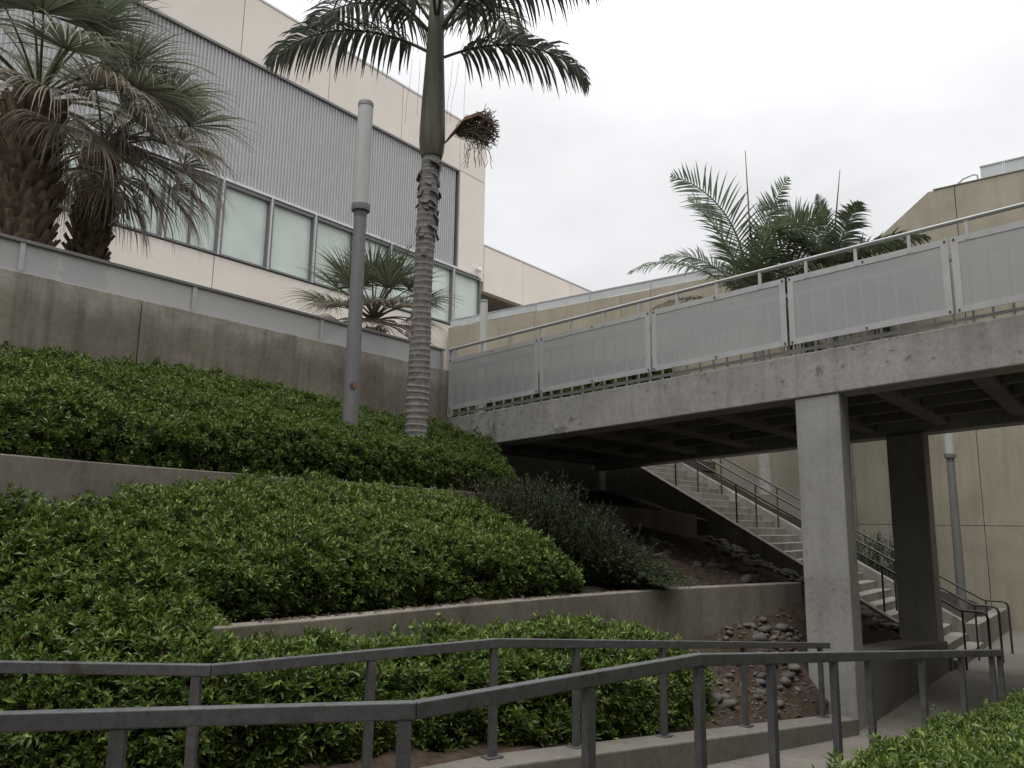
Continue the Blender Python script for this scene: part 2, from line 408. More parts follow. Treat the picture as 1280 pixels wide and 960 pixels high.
# ------------------------------------------------------------------ terrace walls
def path_wall(name, label, pts, thick, zb, mat, cat='retaining wall', bev=.012, drop=None):
    """wall whose front face follows pts (x, y, ztop); thickness goes to +y side"""
    P = [Vector(p) for p in pts]; nrmls = []
    for i in range(len(P)):
        d = (P[min(i + 1, len(P) - 1)] - P[max(i - 1, 0)]); d.z = 0; d.normalize(); nrmls.append(Vector((-d.y, d.x, 0)))
    n = len(P); v = []
    for p, q in zip(P, nrmls):
        b = p + q * thick
        v += [(p.x, p.y, zb), (p.x, p.y, p.z), (b.x, b.y, p.z), (b.x, b.y, zb)]
    f = []
    for i in range(n - 1):
        k = i * 4
        for j in range(4): f.append((k + j, k + 4 + j, k + 4 + (j + 1) % 4, k + (j + 1) % 4))
    f += [(0, 1, 2, 3), tuple((n - 1) * 4 + j for j in (3, 2, 1, 0))]
    mb = MB(); mb.add(v, f)
    o = mb.build(name, mat, None, bevel=bev, label=label, cat=cat)
    return o
def smooth_path(pts, per=4):
    P = [np.array(p, float) for p in pts]; P = [2 * P[0] - P[1]] + P + [2 * P[-1] - P[-2]]; out = []
    for i in range(1, len(P) - 2):
        for k in range(per):
            t = k / per; a, b, c, d = P[i - 1:i + 3]
            out.append(tuple(.5 * ((2 * b) + (-a + c) * t + (2 * a - 5 * b + 4 * c - d) * t * t + (-a + 3 * b - 3 * c + d) * t ** 3)))
    out.append(tuple(P[-2])); return out
LOW = smooth_path([(3.50, 5.65, .82), (3.9, 5.60, .82), (4.4, 5.52, .82), (5.5, 5.46, .82), (6.76, 5.34, .82), (8.2, 5.14, .82), (9.85, 4.82, .82), (12.15, 4.08, .82)])
UPW = smooth_path([(.6, 7.5, 2.2), (2.12, 7.9, 2.2), (2.73, 8.08, 2.2), (3.68, 8.22, 2.19), (4.75, 8.28, 2.18), (6.53, 8.28, 2.16), (7.97, 8.32, 2.14), (10.08, 8.62, 2.13), (12.5, 8.75, 2.08), (14.6, 8.35, 2.0), (16.2, 7.65, 1.86)])
path_wall('planter_wall', 'long low curved concrete planter wall above the bottom hedge, running behind the front bridge column', LOW, .2, -.9, M['conc_low'])
path_wall('planter_wall', 'upper curved concrete planter wall between the top and middle hedges, ending under the bridge', UPW, .2, .2, M['conc_low'])
# main retaining wall with cast panels
rt = thing('retaining_wall', 'tall stained concrete retaining wall below the grey perforated railing on the left', 'retaining wall', (-4, 10.51, 1.5))
for (a, b) in [(-6, -.5), (-.488, 5.0), (5.012, 11.19)]:
    m2 = MB(); m2.box(a, b, 10.51, 10.9, 1.2, 4.6); m2.build('wall_panel', M['conc_wall'], rt, bevel=.012)
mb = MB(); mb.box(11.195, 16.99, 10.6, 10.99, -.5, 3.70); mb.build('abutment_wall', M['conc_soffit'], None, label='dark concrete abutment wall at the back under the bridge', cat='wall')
# pedestal wall carrying the columns
pw = MB()
pw.hexa([(11.0, 3.2, -1.1), (16.95, 3.2, -1.1), (11.0, 3.95, -1.1), (16.95, 3.95, -1.1), (11.0, 3.2, -.0), (16.95, 3.2, -.42), (11.0, 3.95, -.0), (16.95, 3.95, -.42)])
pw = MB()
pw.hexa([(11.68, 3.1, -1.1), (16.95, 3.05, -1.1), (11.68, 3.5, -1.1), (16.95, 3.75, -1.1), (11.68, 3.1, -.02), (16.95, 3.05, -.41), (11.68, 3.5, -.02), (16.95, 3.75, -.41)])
pw.build('footing_wall', M['conc_soffit'], None, bevel=.015, label='low shaded concrete wall between the two bridge columns and the stair foot', cat='wall')  # darker soffit concrete puts this wall's shade into its colour
# kerb along the ramp
def es(p, s): return (EYE.x + s * (p[0] - EYE.x), EYE.y + s * (p[1] - EYE.y), EYE.z + s * (p[2] - EYE.z))
FR = [es(p, .965) for p in [(.9, 7.9, .69), (2.18, 6.08, .69), (3.06, 4.96, .69), (5.29, 4.34, .69), (11.3, 3.48, .11)]]   # far rail top line
KB = []
for p in FR[:-1] + [es((11.55, 3.44, .08), .965)]: KB.append((p[0], p[1], p[2] - .90))
def kerb():
    P = [Vector(p) for p in KB]; n = len(P); v = []
    for i in range(n):
        d = P[min(i + 1, n - 1)] - P[max(i - 1, 0)]; d.z = 0; d.normalize(); q = Vector((-d.y, d.x, 0))
        a = P[i] - q * .24; b = P[i] + q * .10
        v += [(a.x, a.y, -1.1), (a.x, a.y, P[i].z), (b.x, b.y, P[i].z), (b.x, b.y, -1.1)]
    f = []
    for i in range(n - 1):
        k = i * 4
        for j in range(4): f.append((k + j, k + 4 + j, k + 4 + (j + 1) % 4, k + (j + 1) % 4))
    f += [(0, 1, 2, 3), tuple((n - 1) * 4 + j for j in (3, 2, 1, 0))]
    m = MB(); m.add(v, f); m.build('kerb', M['conc_floor'], None, bevel=.015, kind='structure')
kerb()

# ------------------------------------------------------------------ soil banks
def grid_mesh(name, rows, mat, parent=None, rough=.045, **kw):
    G = np.array(rows, float); a, b = G.shape[:2]
    us = np.linspace(0, a - 1, (a - 1) * 6 + 1); vs = np.linspace(0, b - 1, (b - 1) * 8 + 1)
    def it(A, t, ax):
        i = np.clip(np.floor(t).astype(int), 0, A.shape[ax] - 2); f = t - i; sh = [1] * A.ndim; sh[ax] = -1; f = f.reshape(sh)
        return np.take(A, i, ax) * (1 - f) + np.take(A, i + 1, ax) * f
    H = it(it(G, us, 0), vs, 1); fl = H.reshape(-1, 3); fl[:, 2] += rough * nz3(fl, 4) + rough * .6 * nz3(fl, 11)
    idx = np.arange(len(us) * len(vs)).reshape(len(us), len(vs))
    F = np.stack([idx[:-1, :-1], idx[1:, :-1], idx[1:, 1:], idx[:-1, 1:]], -1).reshape(-1, 4)
    return np_mesh(name, fl, F, mat, parent, smooth=True, **kw)
# bed behind the kerb (front row = kerb back, back row = foot of low wall)
grid_mesh('soil_bed', [[(p[0] + .02, p[1] + .05, p[2] - .03) for p in KB[:4]] + [(8.0, 3.85, -.55), (9.3, 3.70, -.66), (10.9, 3.5, -.75), (11.9, 3.45, -.3)],
                       [(1.2, 8.0, .1), (2.4, 6.3, .1), (3.1, 5.35, .0), (5.3, 4.9, -.1), (8.1, 4.55, -.3), (9.4, 4.4, -.25), (10.9, 4.1, -.1), (11.95, 3.8, .1)],
                       [(1.5, 8.3, .5), (2.7, 6.6, .5), (3.5, 5.75, .2), (5.5, 5.55, .1), (8.2, 5.2, .0), (9.9, 4.9, .15), (11.2, 4.45, .42), (12.3, 4.1, .62)]], M['soil'], kind='structure')
# middle terrace
grid_mesh('soil_terrace', [[(3.5, 6.6, .3), (3.8, 5.85, .66), (5.5, 5.62, .72), (8.2, 5.32, .73), (10, 4.98, .74), (11.95, 4.4, .60)],
                           [(3.6, 7.0, .6), (4.2, 7.0, .8), (6, 7.0, 1.1), (8.8, 6.6, 1.05), (10.6, 6.2, 1.05), (12.0, 5.8, .80)],
                           [(3.6, 7.9, 1.0), (4.4, 8.35, 1.5), (6.4, 8.4, 1.5), (9.2, 8.5, 1.5), (10.8, 8.8, 1.55), (12.0, 8.75, 1.38)]], M['dark_soil'], kind='structure')
grid_mesh('soil_terrace', [[(1.0, 8.0, 1.95), (4.7, 8.46, 1.95), (8, 8.52, 1.95), (11, 8.85, 1.98), (13, 8.85, 2.0), (16.8, 7.6, 1.75)],
                           [(1.0, 10.5, 2.9), (4.7, 10.5, 2.9), (8, 10.5, 2.8), (11, 10.6, 2.7), (13, 10.6, 2.6), (16.9, 10.6, 2.5)]], M['dark_soil'], kind='structure')
bank = grid_mesh('rock_bank', [[(11.85, 3.6, -.5), (12.05, 3.45, -.12), (13.5, 3.5, -.2), (15.2, 3.6, -.33), (16.98, 3.62, -.45)],
                               [(11.6, 4.55, .35), (12.25, 4.45, .66), (13.5, 4.4, .35), (15.2, 4.45, .08), (16.98, 4.45, .02)],
                               [(11.5, 5.8, .50), (12.2, 5.8, .96), (13.8, 5.8, .85), (15.4, 5.8, .68), (16.98, 5.8, .60)],
                               [(11.4, 8.7, 1.0), (12.2, 8.7, 1.52), (14.2, 8.3, 1.6), (15.8, 7.8, 1.42), (16.98, 7.8, 1.45)]], M['soil'], kind='structure')

# ------------------------------------------------------------------ stones
def stone_mesh(i):
    bm = bmesh.new(); bmesh.ops.create_icosphere(bm, subdivisions=2, radius=1)
    sx, sy, sz = 1, .62 + .25 * rng.random(), .40 + .2 * rng.random(); o = Vector((i * 7.3, i * 3.1, 0))
    for v in bm.verts:
        k = 1 + .28 * mnoise.noise(v.co * 1.3 + o); v.co = Vector((v.co.x * sx * k, v.co.y * sy * k, v.co.z * sz * k))
    bmesh.ops.decimate if False else None
    me = bpy.data.meshes.new('stone'); bm.to_mesh(me); bm.free(); me.polygons.foreach_set('use_smooth', [True] * len(me.polygons))
    me.materials.append(STONES[i % 3]); return me
STONES = [plain('river_stone_grey', (.085, .083, .080), .75, 0, .35, 6, .3), plain('river_stone_tan', (.105, .095, .082), .75, 0, .35, 6, .3), plain('river_stone_rose', (.082, .073, .067), .75, 0, .35, 6, .3)]
SM = [stone_mesh(i) for i in range(9)]
def hit(o, x, y):
    ok, loc, n, _ = o.ray_cast(Vector((x, y, 9)), Vector((0, 0, -1))); return (loc, n) if ok else (None, None)
beds = [o for o in bpy.data.objects if o.name.startswith('soil_bed')]
n_stone = 0
def put_stone(o, x, y, r):
    global n_stone
    p, n = hit(o, x, y)
    if p is None: return
    s = bpy.data.objects.new('stone', SM[rng.randrange(9)]); link(s, o)
    s.location = p + Vector((0, 0, r * .12)); s.scale = (r, r, r * (.8 + .4 * rng.random()))
    s.rotation_euler = (rng.uniform(-.5, .5) + (.35 if n.y < 0 else 0), rng.uniform(-.5, .5), rng.uniform(0, 6.28)); n_stone += 1
bpy.context.view_layer.update()
for k in range(92):      # drift against the stair
    t = rng.random(); y = 3.9 + 3.8 * t; put_stone(bank, 16.85 - abs(rng.gauss(0, .35)), y, .09 + .07 * rng.random())
for k in range(70):
    put_stone(bank, rng.uniform(12.3, 16.5), rng.uniform(3.7, 7.4), .07 + .09 * rng.random())
for k in range(66):      # in front of the low wall beside the column
    x = rng.uniform(9.2, 11.9); t = rng.random(); put_stone(beds[0], x, 4.05 - .12 * (x - 9) + t * (.8 - .05 * (x - 9)), .035 + .085 * rng.random() ** 1.6)
for k in range(26):
    put_stone(beds[0], rng.uniform(9.8, 11.2), rng.uniform(3.72, 4.3), .05 + .07 * rng.random())

# loose rubble too small to count
def rubble():
    V = []; F = []; base = np.array([[1, 0, 0], [-1, 0, 0], [0, 1, 0], [0, -1, 0], [0, 0, 1], [0, 0, -1.]])
    fc = np.array([[0, 2, 4], [2, 1, 4], [1, 3, 4], [3, 0, 4], [2, 0, 5], [1, 2, 5], [3, 1, 5], [0, 3, 5]]); k = 0
    ter = bpy.data.objects['soil_terrace']
    for o, n, bx in ((bank, 2600, (12.0, 16.95, 3.5, 8.2)), (beds[0], 1300, (8.6, 11.9, 3.6, 5.2)), (ter, 700, (8.8, 12, 4.6, 8.4))):
        for _ in range(n):
            p, nn = hit(o, rng.uniform(bx[0], bx[1]), rng.uniform(bx[2], bx[3]))
            if p is None: continue
            r = .012 + .035 * rng.random() ** 2; a = rng.uniform(0, 6.28); c, s_ = math.cos(a), math.sin(a)
            q = base * (r * np.array([1, .7, .5])) * (1 + .35 * nr.randn(6, 1) * .6)
            q = np.stack([q[:, 0] * c - q[:, 1] * s_, q[:, 0] * s_ + q[:, 1] * c, q[:, 2]], 1) + np.array(p)
            V.append(q); F.append(fc + k); k += 6
    np_mesh('rubble', np.concatenate(V), np.concatenate(F), STONES[2], bank, smooth=False, kind='stuff')
rubble()

# ------------------------------------------------------------------ bridge
def soff(y): return 3.63 - .0647 * (y - .94)
def sl(mb, x0, x1, y0, y1, h0, h1, mi=0, hx=0):
    v = []
    for h in (h0, h1):
        for y in (y0, y1):
            for x in (x0, x1): v.append((x, y, soff(y) + h + (hx if x > 14 else 0)))
    return mb.hexa(v, mi)
BR = thing('footbridge', 'weathered grey concrete footbridge sloping across the right side on two square columns', 'bridge', (11.2, 3.4, -1))
m = MB(); sl(m, 11.2, 11.72, -9, 10.5, 0, .635); m.build('edge_beam', M['conc_beam'], BR, bevel=.02)
m = MB(); sl(m, 16.38, 16.9, -9, 10.5, -.07, .69); m.build('edge_beam', M['conc_beam'], BR, bevel=.02)
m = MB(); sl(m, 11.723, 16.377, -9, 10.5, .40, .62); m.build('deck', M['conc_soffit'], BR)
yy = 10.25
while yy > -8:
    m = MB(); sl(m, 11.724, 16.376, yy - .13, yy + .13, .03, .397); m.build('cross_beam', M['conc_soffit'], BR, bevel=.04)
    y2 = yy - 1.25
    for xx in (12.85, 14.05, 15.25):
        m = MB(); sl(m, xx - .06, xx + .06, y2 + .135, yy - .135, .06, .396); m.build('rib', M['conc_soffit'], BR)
    yy = y2
m = MB(); m.hexa([(11.225, 3.13, -1.1), (11.66, 3.13, -1.1), (11.225, 3.74, -1.1), (11.66, 3.74, -1.1), (11.225, 3.13, soff(3.13) - .002), (11.66, 3.13, soff(3.13) - .002), (11.225, 3.74, soff(3.74) - .002), (11.66, 3.74, soff(3.74) - .002)])
m.build('column', M['conc_col'], BR, bevel=.02)
m = MB(); m.hexa([(16.2, 3.06, -.9), (16.72, 3.06, -.9), (16.2, 3.70, -.9), (16.72, 3.70, -.9), (16.2, 3.06, soff(3.06) - .075), (16.72, 3.06, soff(3.06) - .075), (16.2, 3.70, soff(3.7) - .075), (16.72, 3.70, soff(3.7) - .075)])
m.build('column', M['conc_col'], BR, bevel=.02)

# bridge guard rail, near side
GR = thing('bridge_railing', 'pale grey bridge railing of large perforated panels under a sloping handrail', 'railing', (11.3, 3.4, 4.2))
joints = [10.47, 8.245, 5.98, 3.755, 1.62, -.6, -2.8, -5.0, -7.2]
def pbox(mb, x0, x1, y0, y1, h0, h1): return sl(mb, x0, x1, y0, y1, h0, h1)
bal = None
for a, b in zip(joints[1:], joints[:-1]):
    a += .018; b -= .018; fw_ = .085
    m = MB(); x0, x1 = 11.135, 11.150
    pbox(m, x0, x1, a, b, .775, .775 + fw_); pbox(m, x0, x1, a, b, 1.79 - fw_, 1.79)
    pbox(m, x0, x1, a, a + fw_, .775 + fw_, 1.79 - fw_); pbox(m, x0, x1, b - fw_, b, .775 + fw_, 1.79 - fw_)
    p = m.build('panel', M['galv_light'], GR)
    m = MB(); n = 1; ya, yb = a + fw_, b - fw_; h0, h1 = .775 + fw_, 1.79 - fw_
    m.add([(11.142, ya, soff(ya) + h0), (11.142, yb, soff(yb) + h0), (11.142, yb, soff(yb) + h1), (11.142, ya, soff(ya) + h1)], [(0, 1, 2, 3)])
    m.build('perforated_sheet', M['perf_y'], p)
    for yb_ in (a + .035, b - .035, (a + b) / 2):
        for h in (.81, 1.755):
            m = MB(); m.box(11.124, 11.1345, yb_ - .012, yb_ + .012, soff(yb_) + h - .012, soff(yb_) + h + .012); m.build('bolt', M['dark_metal'], p)
def bars(root, x, mat, y0, y1, step, h0, h1, w=.03, top=True, light=None):
    if top: 
        m = MB(); sl(m, x - .025, x + .025, y0, y1, h1, h1 + .05); m.build('guard_rail', mat, root)
        m = MB(); sl(m, x - .02, x + .02, y0, y1, h0 + .10, h0 + .14); m.build('guard_rail', mat, root)
    y = y1 - .08; first = None
    while y > y0:
        if first is None:
            m = MB(); m.box(x - w / 2, x + w / 2, y - w / 2, y + w / 2, soff(y) + h0, soff(y) + h1 - .002); first = m.build('baluster', mat, root); fy = y
        else:
            o = first.copy(); link(o, root); o.location.y += y - fy; o.location.z += soff(y) - soff(fy)
        y -= step
bars(GR, 11.32, M['galv_light'], -2, 10.4, .222, .60, 1.55)
m = MB()
def rail_tube(mb, x, y0, y1, h, r): 
    return mb.tube([(x, y0, soff(y0) + h), (x, y1, soff(y1) + h)], r, 8)
rail_tube(m, 11.15, -8, 10.47, 1.99, .03); m.build('handrail', M['galv_light'], GR, smooth=True)
y = 10.3
while y > -3:
    m = MB(); m.box(11.13, 11.17, y - .02, y + .02, soff(y) + 1.72, soff(y) + 1.975); m.build('bracket', M['galv_light'], GR)
    y -= .684
m = MB(); m.box(11.17, 11.25, 10.42, 10.50, 3.7, 5.06); m.build('end_post', M['galv_light'], GR)
# far side guard
G2 = thing('bridge_railing', 'far bridge railing seen faintly through the perforated panels of the near one', 'railing', (16.7, 3.4, 4.2))
bars(G2, 16.6, M['galv_light'], -1, 10.4, .36, .66, 1.72)
m = MB(); rail_tube(m, 16.6, -8, 10.4, 1.85, .03); m.build('handrail', M['galv_light'], G2, smooth=True)

# ------------------------------------------------------------------ railing on the retaining wall
RR = thing('wall_railing', 'grey perforated sheet railing along the top of the tall retaining wall', 'railing', (5, 10.62, 4.6))
px_ = [-5.6, -3.3, -1.0, 1.23, 3.5, 5.8, 8.12, 11.1]
m = MB(); m.box(-5.7, 11.15, 10.585, 10.665, 5.0, 5.045); m.build('top_rail', M['lamp_pole'], RR, bevel=.006)
m = MB(); m.box(-5.7, 11.15, 10.60, 10.65, 4.603, 4.635); m.build('bottom_rail', M['galv_light'], RR)
for x in px_:
    m = MB(); m.box(x - .03, x + .03, 10.595, 10.66, 4.636, 4.998); m.build('post', M['galv_light'], RR)
for a, b in zip(px_[:-1], px_[1:]):
    m = MB(); m.box(a + .032, b - .032, 10.622, 10.626, 4.637, 4.997); m.build('panel', M['perf_x'], RR)

# ------------------------------------------------------------------ cream building
OB = thing('office_building', 'cream stucco office building with a grey corrugated band and a row of mint windows', 'building', (8, 16, 3.7))
YB = 16.0
def wp(x0, x1, z0, z1, y=YB, t=.25, mat='stucco_white', root=OB, name='wall_panel'):
    g = .011; m = MB(); m.box(x0 + g, x1 - g, y, y + t, z0 + g, z1 - g); return m.build(name, M[mat], root, bevel=.006)
XS = [-6, -3.2, -.6, 2.0, 4.6, 7.0, 9.4, 12.04, 14.72, 17.28]
for a, b in zip(XS[:-1], XS[1:]): wp(a, b, 12.70, 14.40)
wp(17.28, 18.55, 12.70, 14.40); wp(17.28, 18.55, 9.30, 12.70)
XL = [-6, -1.2, 4.0, 9.15, 14.3, 18.5]
for a, b in zip(XL[:-1], XL[1:]): wp(a, b, 3.72, 7.56)
m = MB(); m.box(-6, 17.25, 16.26, 16.4, 3.72, 7.5); m.box(-6, 18.5, 16.26, 16.4, 9.3, 14.3); m.build('backing_wall', M['joint'], OB)
m = MB(); m.box(-6, 18.6, 15.985, 16.45, 14.40, 14.46); m.build('coping', M['frame_light'], OB)
m = MB(); m.box(18.30, 18.54, 16.41, 30, 9.32, 14.38); m.build('side_wall', M['stucco_white'], OB)
m = MB(); m.box(-6, 18.3, 16.5, 30, 14.2, 14.3); m.build('roof', M['joint'], OB)
# corrugated band
m = MB(); A = []; B = []; x = -6.0; ytop = 16.055
prof = [(0, 0), (.026, 0), (.034, -.030), (.066, -.030), (.074, 0)]
pitch = .0915
while x < 17.1:
    for dx, dy in prof: A.append((x + dx * 1.0, ytop + dy, 9.47)); B.append((x + dx, ytop + dy, 12.62))
    x += pitch
m.quadstrip(A, B); m.build('corrugated_panel', M['corr'], OB, fixn=False)
m = MB(); m.box(-6, 17.2, 15.96, 16.02, 12.625, 12.68); m.build('head_flashing', M['frame_dark'], OB)
m = MB(); m.box(17.2, 17.265, 15.965, 16.1, 9.4, 12.68); m.build('edge_trim', M['frame_dark'], OB)
m = MB(); m.box(-6, 18.3, 15.95, 16.08, 9.40, 9.462); m.build('window_head', M['frame_light'], OB)
# windows
xw = 7.9 - 1.315 * 9
k = 0
while xw < 18.2:
    x1 = min(xw + 1.315, 18.42); zb, zt = 7.58, 9.395
    m = MB(); d = .075
    m.box(xw + .002, xw + d, 15.97, 16.16, zb, zt); m.box(x1 - .05, x1 - .002, 15.99, 16.16, zb, zt)
    m.box(xw + d, x1 - .05, 15.99, 16.16, zt - .09, zt); m.box(xw + d, x1 - .05, 15.96, 16.16, zb, zb + .045)
    if k in (3, 9): m.box(xw + .62, xw + .665, 16.03, 16.13, zb + .045, zt - .09)
    m.box(xw - .022, xw - .001, 15.93, 16.02, zb, zt, 1)
    wi = m.build('window', [M['frame_dark'], M['frame_light']], OB)
    if k in (3, 9):
        m = MB(); m.box(xw + d, xw + .618, 16.10, 16.12, zb + .045, zt - .09); m.build('pane', M['pane'], wi)
        m = MB(); m.box(xw + .667, x1 - .05, 16.10, 16.12, zb + .045, zt - .09); m.build('pane', M['pane'], wi)
    else:
        m = MB(); m.box(xw + d, x1 - .05, 16.10, 16.12, zb + .045, zt - .09); m.build('pane', M['pane'], wi)
    xw += 1.315; k += 1
# lower wing
for a, b in [(18.56, 20.65), (20.65, 23.6), (23.6, 27.5)]: wp(a, b, 9.0, 10.55)
m = MB(); m.box(18.56, 28, 15.985, 16.3, 10.555, 10.60); m.build('coping', M['frame_light'], OB)
m = MB(); m.box(18.56, 28, 16.27, 22, 9.02, 9.2); m.build('soffit', M['recess'], OB)
m = MB(); m.box(18.56, 28, 19.5, 19.8, 4, 9.0); m.build('recessed_wall', M['recess'], OB)
OB.location = (11.8, 23.6, 4.674); OB.scale = (1.475, 1.475, 1.475)
SC = thing('security_camera', 'small white dome security camera on the cream wall near the building corner', 'camera', (18.2, 15.95, 9.62))
m = MB(); m.box(18.15, 18.25, 15.93, 15.998, 9.6, 9.7); m.build('bracket', M['white'], SC)
m = MB(); m.lathe((18.2, 15.86, 9.52), [(.02, 0), (.055, .03), (.065, .08), (.05, .14), (.02, .16)], 10); m.build('dome', M['white'], SC, smooth=True)
m = MB(); m.bar((18.1, 15.93, 9.62), (18.02, 15.80, 9.58), .05, .05); m.build('lens_barrel', M['white'], SC)
SC.location = (26.85, 23.53, 13.41); SC.scale = (1.475,) * 3

# ------------------------------------------------------------------ tan building
TB = thing('tan_building', 'tan stucco building with a sloping roof edge behind the bridge and stairs', 'building', (24.8, 5, -1))
XT = 24.8; g = .007
def tp(y0, y1, z0, z1):
    m = MB(); m.box(XT, XT + .3, y0 + g, y1 - g, z0 + g, z1 - g); return m.build('wall_panel', M['stucco_tan'], TB, bevel=.006)
YT = [-11, -6.2, -1.4, 3.35, 8.2, 13.3, 14.55, 18.6, 22.6, 26]
for a, b in [(-4.58, -1.4), (-1.4, 3.35)]:
    tp(a, b, -1.1, 1.73); tp(a, b, 1.73, 6.6); tp(a, b, 6.6, 11.5)
for a, b in [(3.35, 8.2), (8.2, 13.3)]: tp(a, b, -1.1, 1.73); tp(a, b, 1.73, 6.6)
for a, b in [(13.3, 14.55), (14.55, 18.6), (18.6, 23.4)]: tp(a, b, 3.5, 6.6); tp(a, b, 6.6, 10.14)
m = MB(); m.add([(XT, 3.361, 6.611), (XT, 5.78, 6.611), (XT, 5.78, 10.14), (XT, 4.04, 11.48), (XT, 3.361, 11.49), (XT + .3, 3.361, 6.611), (XT + .3, 5.78, 6.611), (XT + .3, 5.78, 10.14), (XT + .3, 4.04, 11.48), (XT + .3, 3.361, 11.49)],
                [(0, 1, 2, 3, 4), (9, 8, 7, 6, 5)] + [(i, (i + 1) % 5, 5 + (i + 1) % 5, 5 + i) for i in range(5)]); m.build('wall_panel', M['stucco_tan'], TB)
m = MB(); m.box(XT, XT + .3, 5.80, 13.29, 6.611, 10.14); m.build('wall_panel', M['stucco_tan'], TB)
for a in range(-6, 24, 5):     # unseen wings, added around the courtyard to block low sky
    for z0, z1 in ((-1.1, 1.73), (1.73, 6.6), (6.6, 11.5)):
        m = MB(); m.box(a + g, min(a + 5, 24.79) - g, -4.9, -4.6, z0 + g, z1 - g); m.build('wall_panel', M['stucco_tan'], TB)
for a in range(-5, 9, 5):  # second added wing, out of view behind the camera, shades the courtyard
    for z0, z1 in ((-1.1, 1.73), (1.73, 6.6), (6.6, 11.5)):
        m = MB(); m.box(-6.3, -6.0, a + g + .41, a + 5 - g + .4, z0 + g, z1 - g); m.build('wall_panel', M['stucco_tan'], TB)
m = MB(); m.box(-6.6, -6.31, -5.2, 10.3, -1.1, 11.4); m.box(-6.3, 24.7, -5.2, -4.91, -1.1, 11.4); m.build('backing_wall', M['joint'], TB)  # backing of the added unseen wings
m = MB(); m.box(XT + .31, XT + .5, -5.2, 3.34, -1.1, 11.4); m.box(XT + .31, XT + .5, 3.345, 23.3, -1, 10.0); m.build('backing_wall', M['joint'], TB)
m = MB(); m.box(XT - .02, XT + .33, -4.58, 3.9, 11.50, 11.53); m.build('coping', M['joint'], TB)
m = MB(); m.box(XT + .5, 40, -11, 23.0, 9.6, 9.7); m.build('roof', M['joint'], TB)
def tgl(y0, y1, z0, z1, name='roof_screen'):
    m = MB(); m.box(XT + .08, XT + .10, y0 + .03, y1 - .03, z0 + .03, z1 - .03); p = m.build(name, M['glass_par'], TB)
    m = MB(); m.box(XT + .06, XT + .12, y0 - .02, y0 + .02, z0, z1); m.box(XT + .06, XT + .12, y0 + .021, y1 - .021, z1 - .03, z1 + .01); m.build('screen_frame', M['galv_light'], p)
for a, b in [(2.10, 2.70), (.9, 2.10), (-.3, .9), (-1.5, -.3), (-2.7, -1.5)]: tgl(a, b, 11.535, 11.93)
ys = [5.9, 8.2, 10.7, 13.33, 16.0, 18.6, 21.2, 23.38]
for a, b in zip(ys[:-1], ys[1:]): tgl(a, b, 10.15, 10.50)
m = MB(); m.tube([(XT + .1, 3.35, 11.5), (XT + .1, 3.12, 11.68), (XT + .1, 2.85, 11.74), (XT + .1, 2.76, 11.7), (XT + .1, 2.74, 11.5)], .025, 6); m.build('roof_pipe', M['galv_light'], TB, smooth=True)

# ------------------------------------------------------------------ stairs
ST = thing('outdoor_staircase', 'long concrete outdoor staircase rising to the left behind the bridge', 'staircase', (18.6, 2.95, -.95))
for k in range(1, 29):
    y0 = 2.95 + .30 * (k - 1); z1 = -.95 + .17 * k
    m = MB(); m.box(17.222, 20.278, y0, y0 + .298 + .02, z1 - .34 if k > 1 else -1.05, z1 - .002 * 0)
    m.build('step', M['conc_stair'], ST, bevel=.012)
def str_l(y): return -.157 + .571 * (y - 3.9)
def stringer(x0, x1, y0, y1, fn, drop, yb):
    m = MB(); v = []
    for (y) in (y0, y1):
        for z in (max(fn(y) - drop, -1.1), fn(y)):
            for x in (x0, x1): v.append((x, y, z))
    # order as box: z outer, y mid, x inner
    v = [v[0], v[1], v[4], v[5], v[2], v[3], v[6], v[7]]
    m.hexa(v); return m
stringer(17.0, 17.22, 3.02, 11.0, str_l, 9, 0).build('stringer', M['conc_stair'], ST, bevel=.012)
def str_r(y): return -.07 + .555 * (y - 3.83)
stringer(20.28, 20.5, 3.3, 11.0, str_r, 1.3, 0).build('stringer', M['conc_stair'], ST, bevel=.012)
# planter at the foot of the stairs, right
PL = MB(); PL.box(20.29, 24.75, 3.0, 3.28, -1.1, -.40); PL.build('planter_wall', M['conc_stair'], None, bevel=.012, label='short concrete planter wall at the right of the stair foot', cat='planter wall')
grid_mesh('soil_terrace', [[(20.52, 3.2, -.47), (22.5, 3.2, -.47), (24.78, 3.2, -.47)], [(20.52, 6, .7), (22.5, 6, .6), (24.78, 6, .5)], [(20.52, 11, 3.4), (22.5, 11, 3.4), (24.78, 11, 3.3)]], M['dark_soil'], kind='structure')
def stair_rail(x, label, post_ys, bends):
    y0 = bends[0]; f = lambda y: .10 + .565 * (y - 2.80)
    R = thing('stair_handrail', label, 'handrail', (x, 2.8, -.95), 'handrails of the outdoor staircase')
    r = .024; zz = f(2.85)
    m = MB(); m.tube([(x, 10.8, f(10.8)), (x, 2.87, zz), (x, 2.80, zz - .005), (x, 2.52, zz - .01), (x, 2.45, zz - .04), (x, 2.42, zz - .11), (x, 2.42, -.95)], r, 8)
    m.build('rail', M['dark_metal'], R, smooth=True)
    for y in post_ys:
        zb = -.95 if y < 2.95 else -.95 + .17 * (math.floor((y - 2.95) / .30) + 1)
        m = MB(); m.tube([(x, y, zb), (x, y, f(y) - .01 if y > 2.85 else zz)], .02, 8); m.build('post', M['dark_metal'], R, smooth=True)
stair_rail(17.32, 'front stair handrail, on the side nearest the bridge columns', [2.83, 4.2, 5.7, 7.2, 8.7], (0,))
stair_rail(18.75, 'middle handrail running down the centre of the outdoor stairs', [2.83, 4.3, 5.8, 7.3, 8.8], (0,))
stair_rail(20.2, 'rear stair handrail, on the side nearest the tan wall', [2.83, 4.3, 5.8, 7.3, 8.8], (0,))

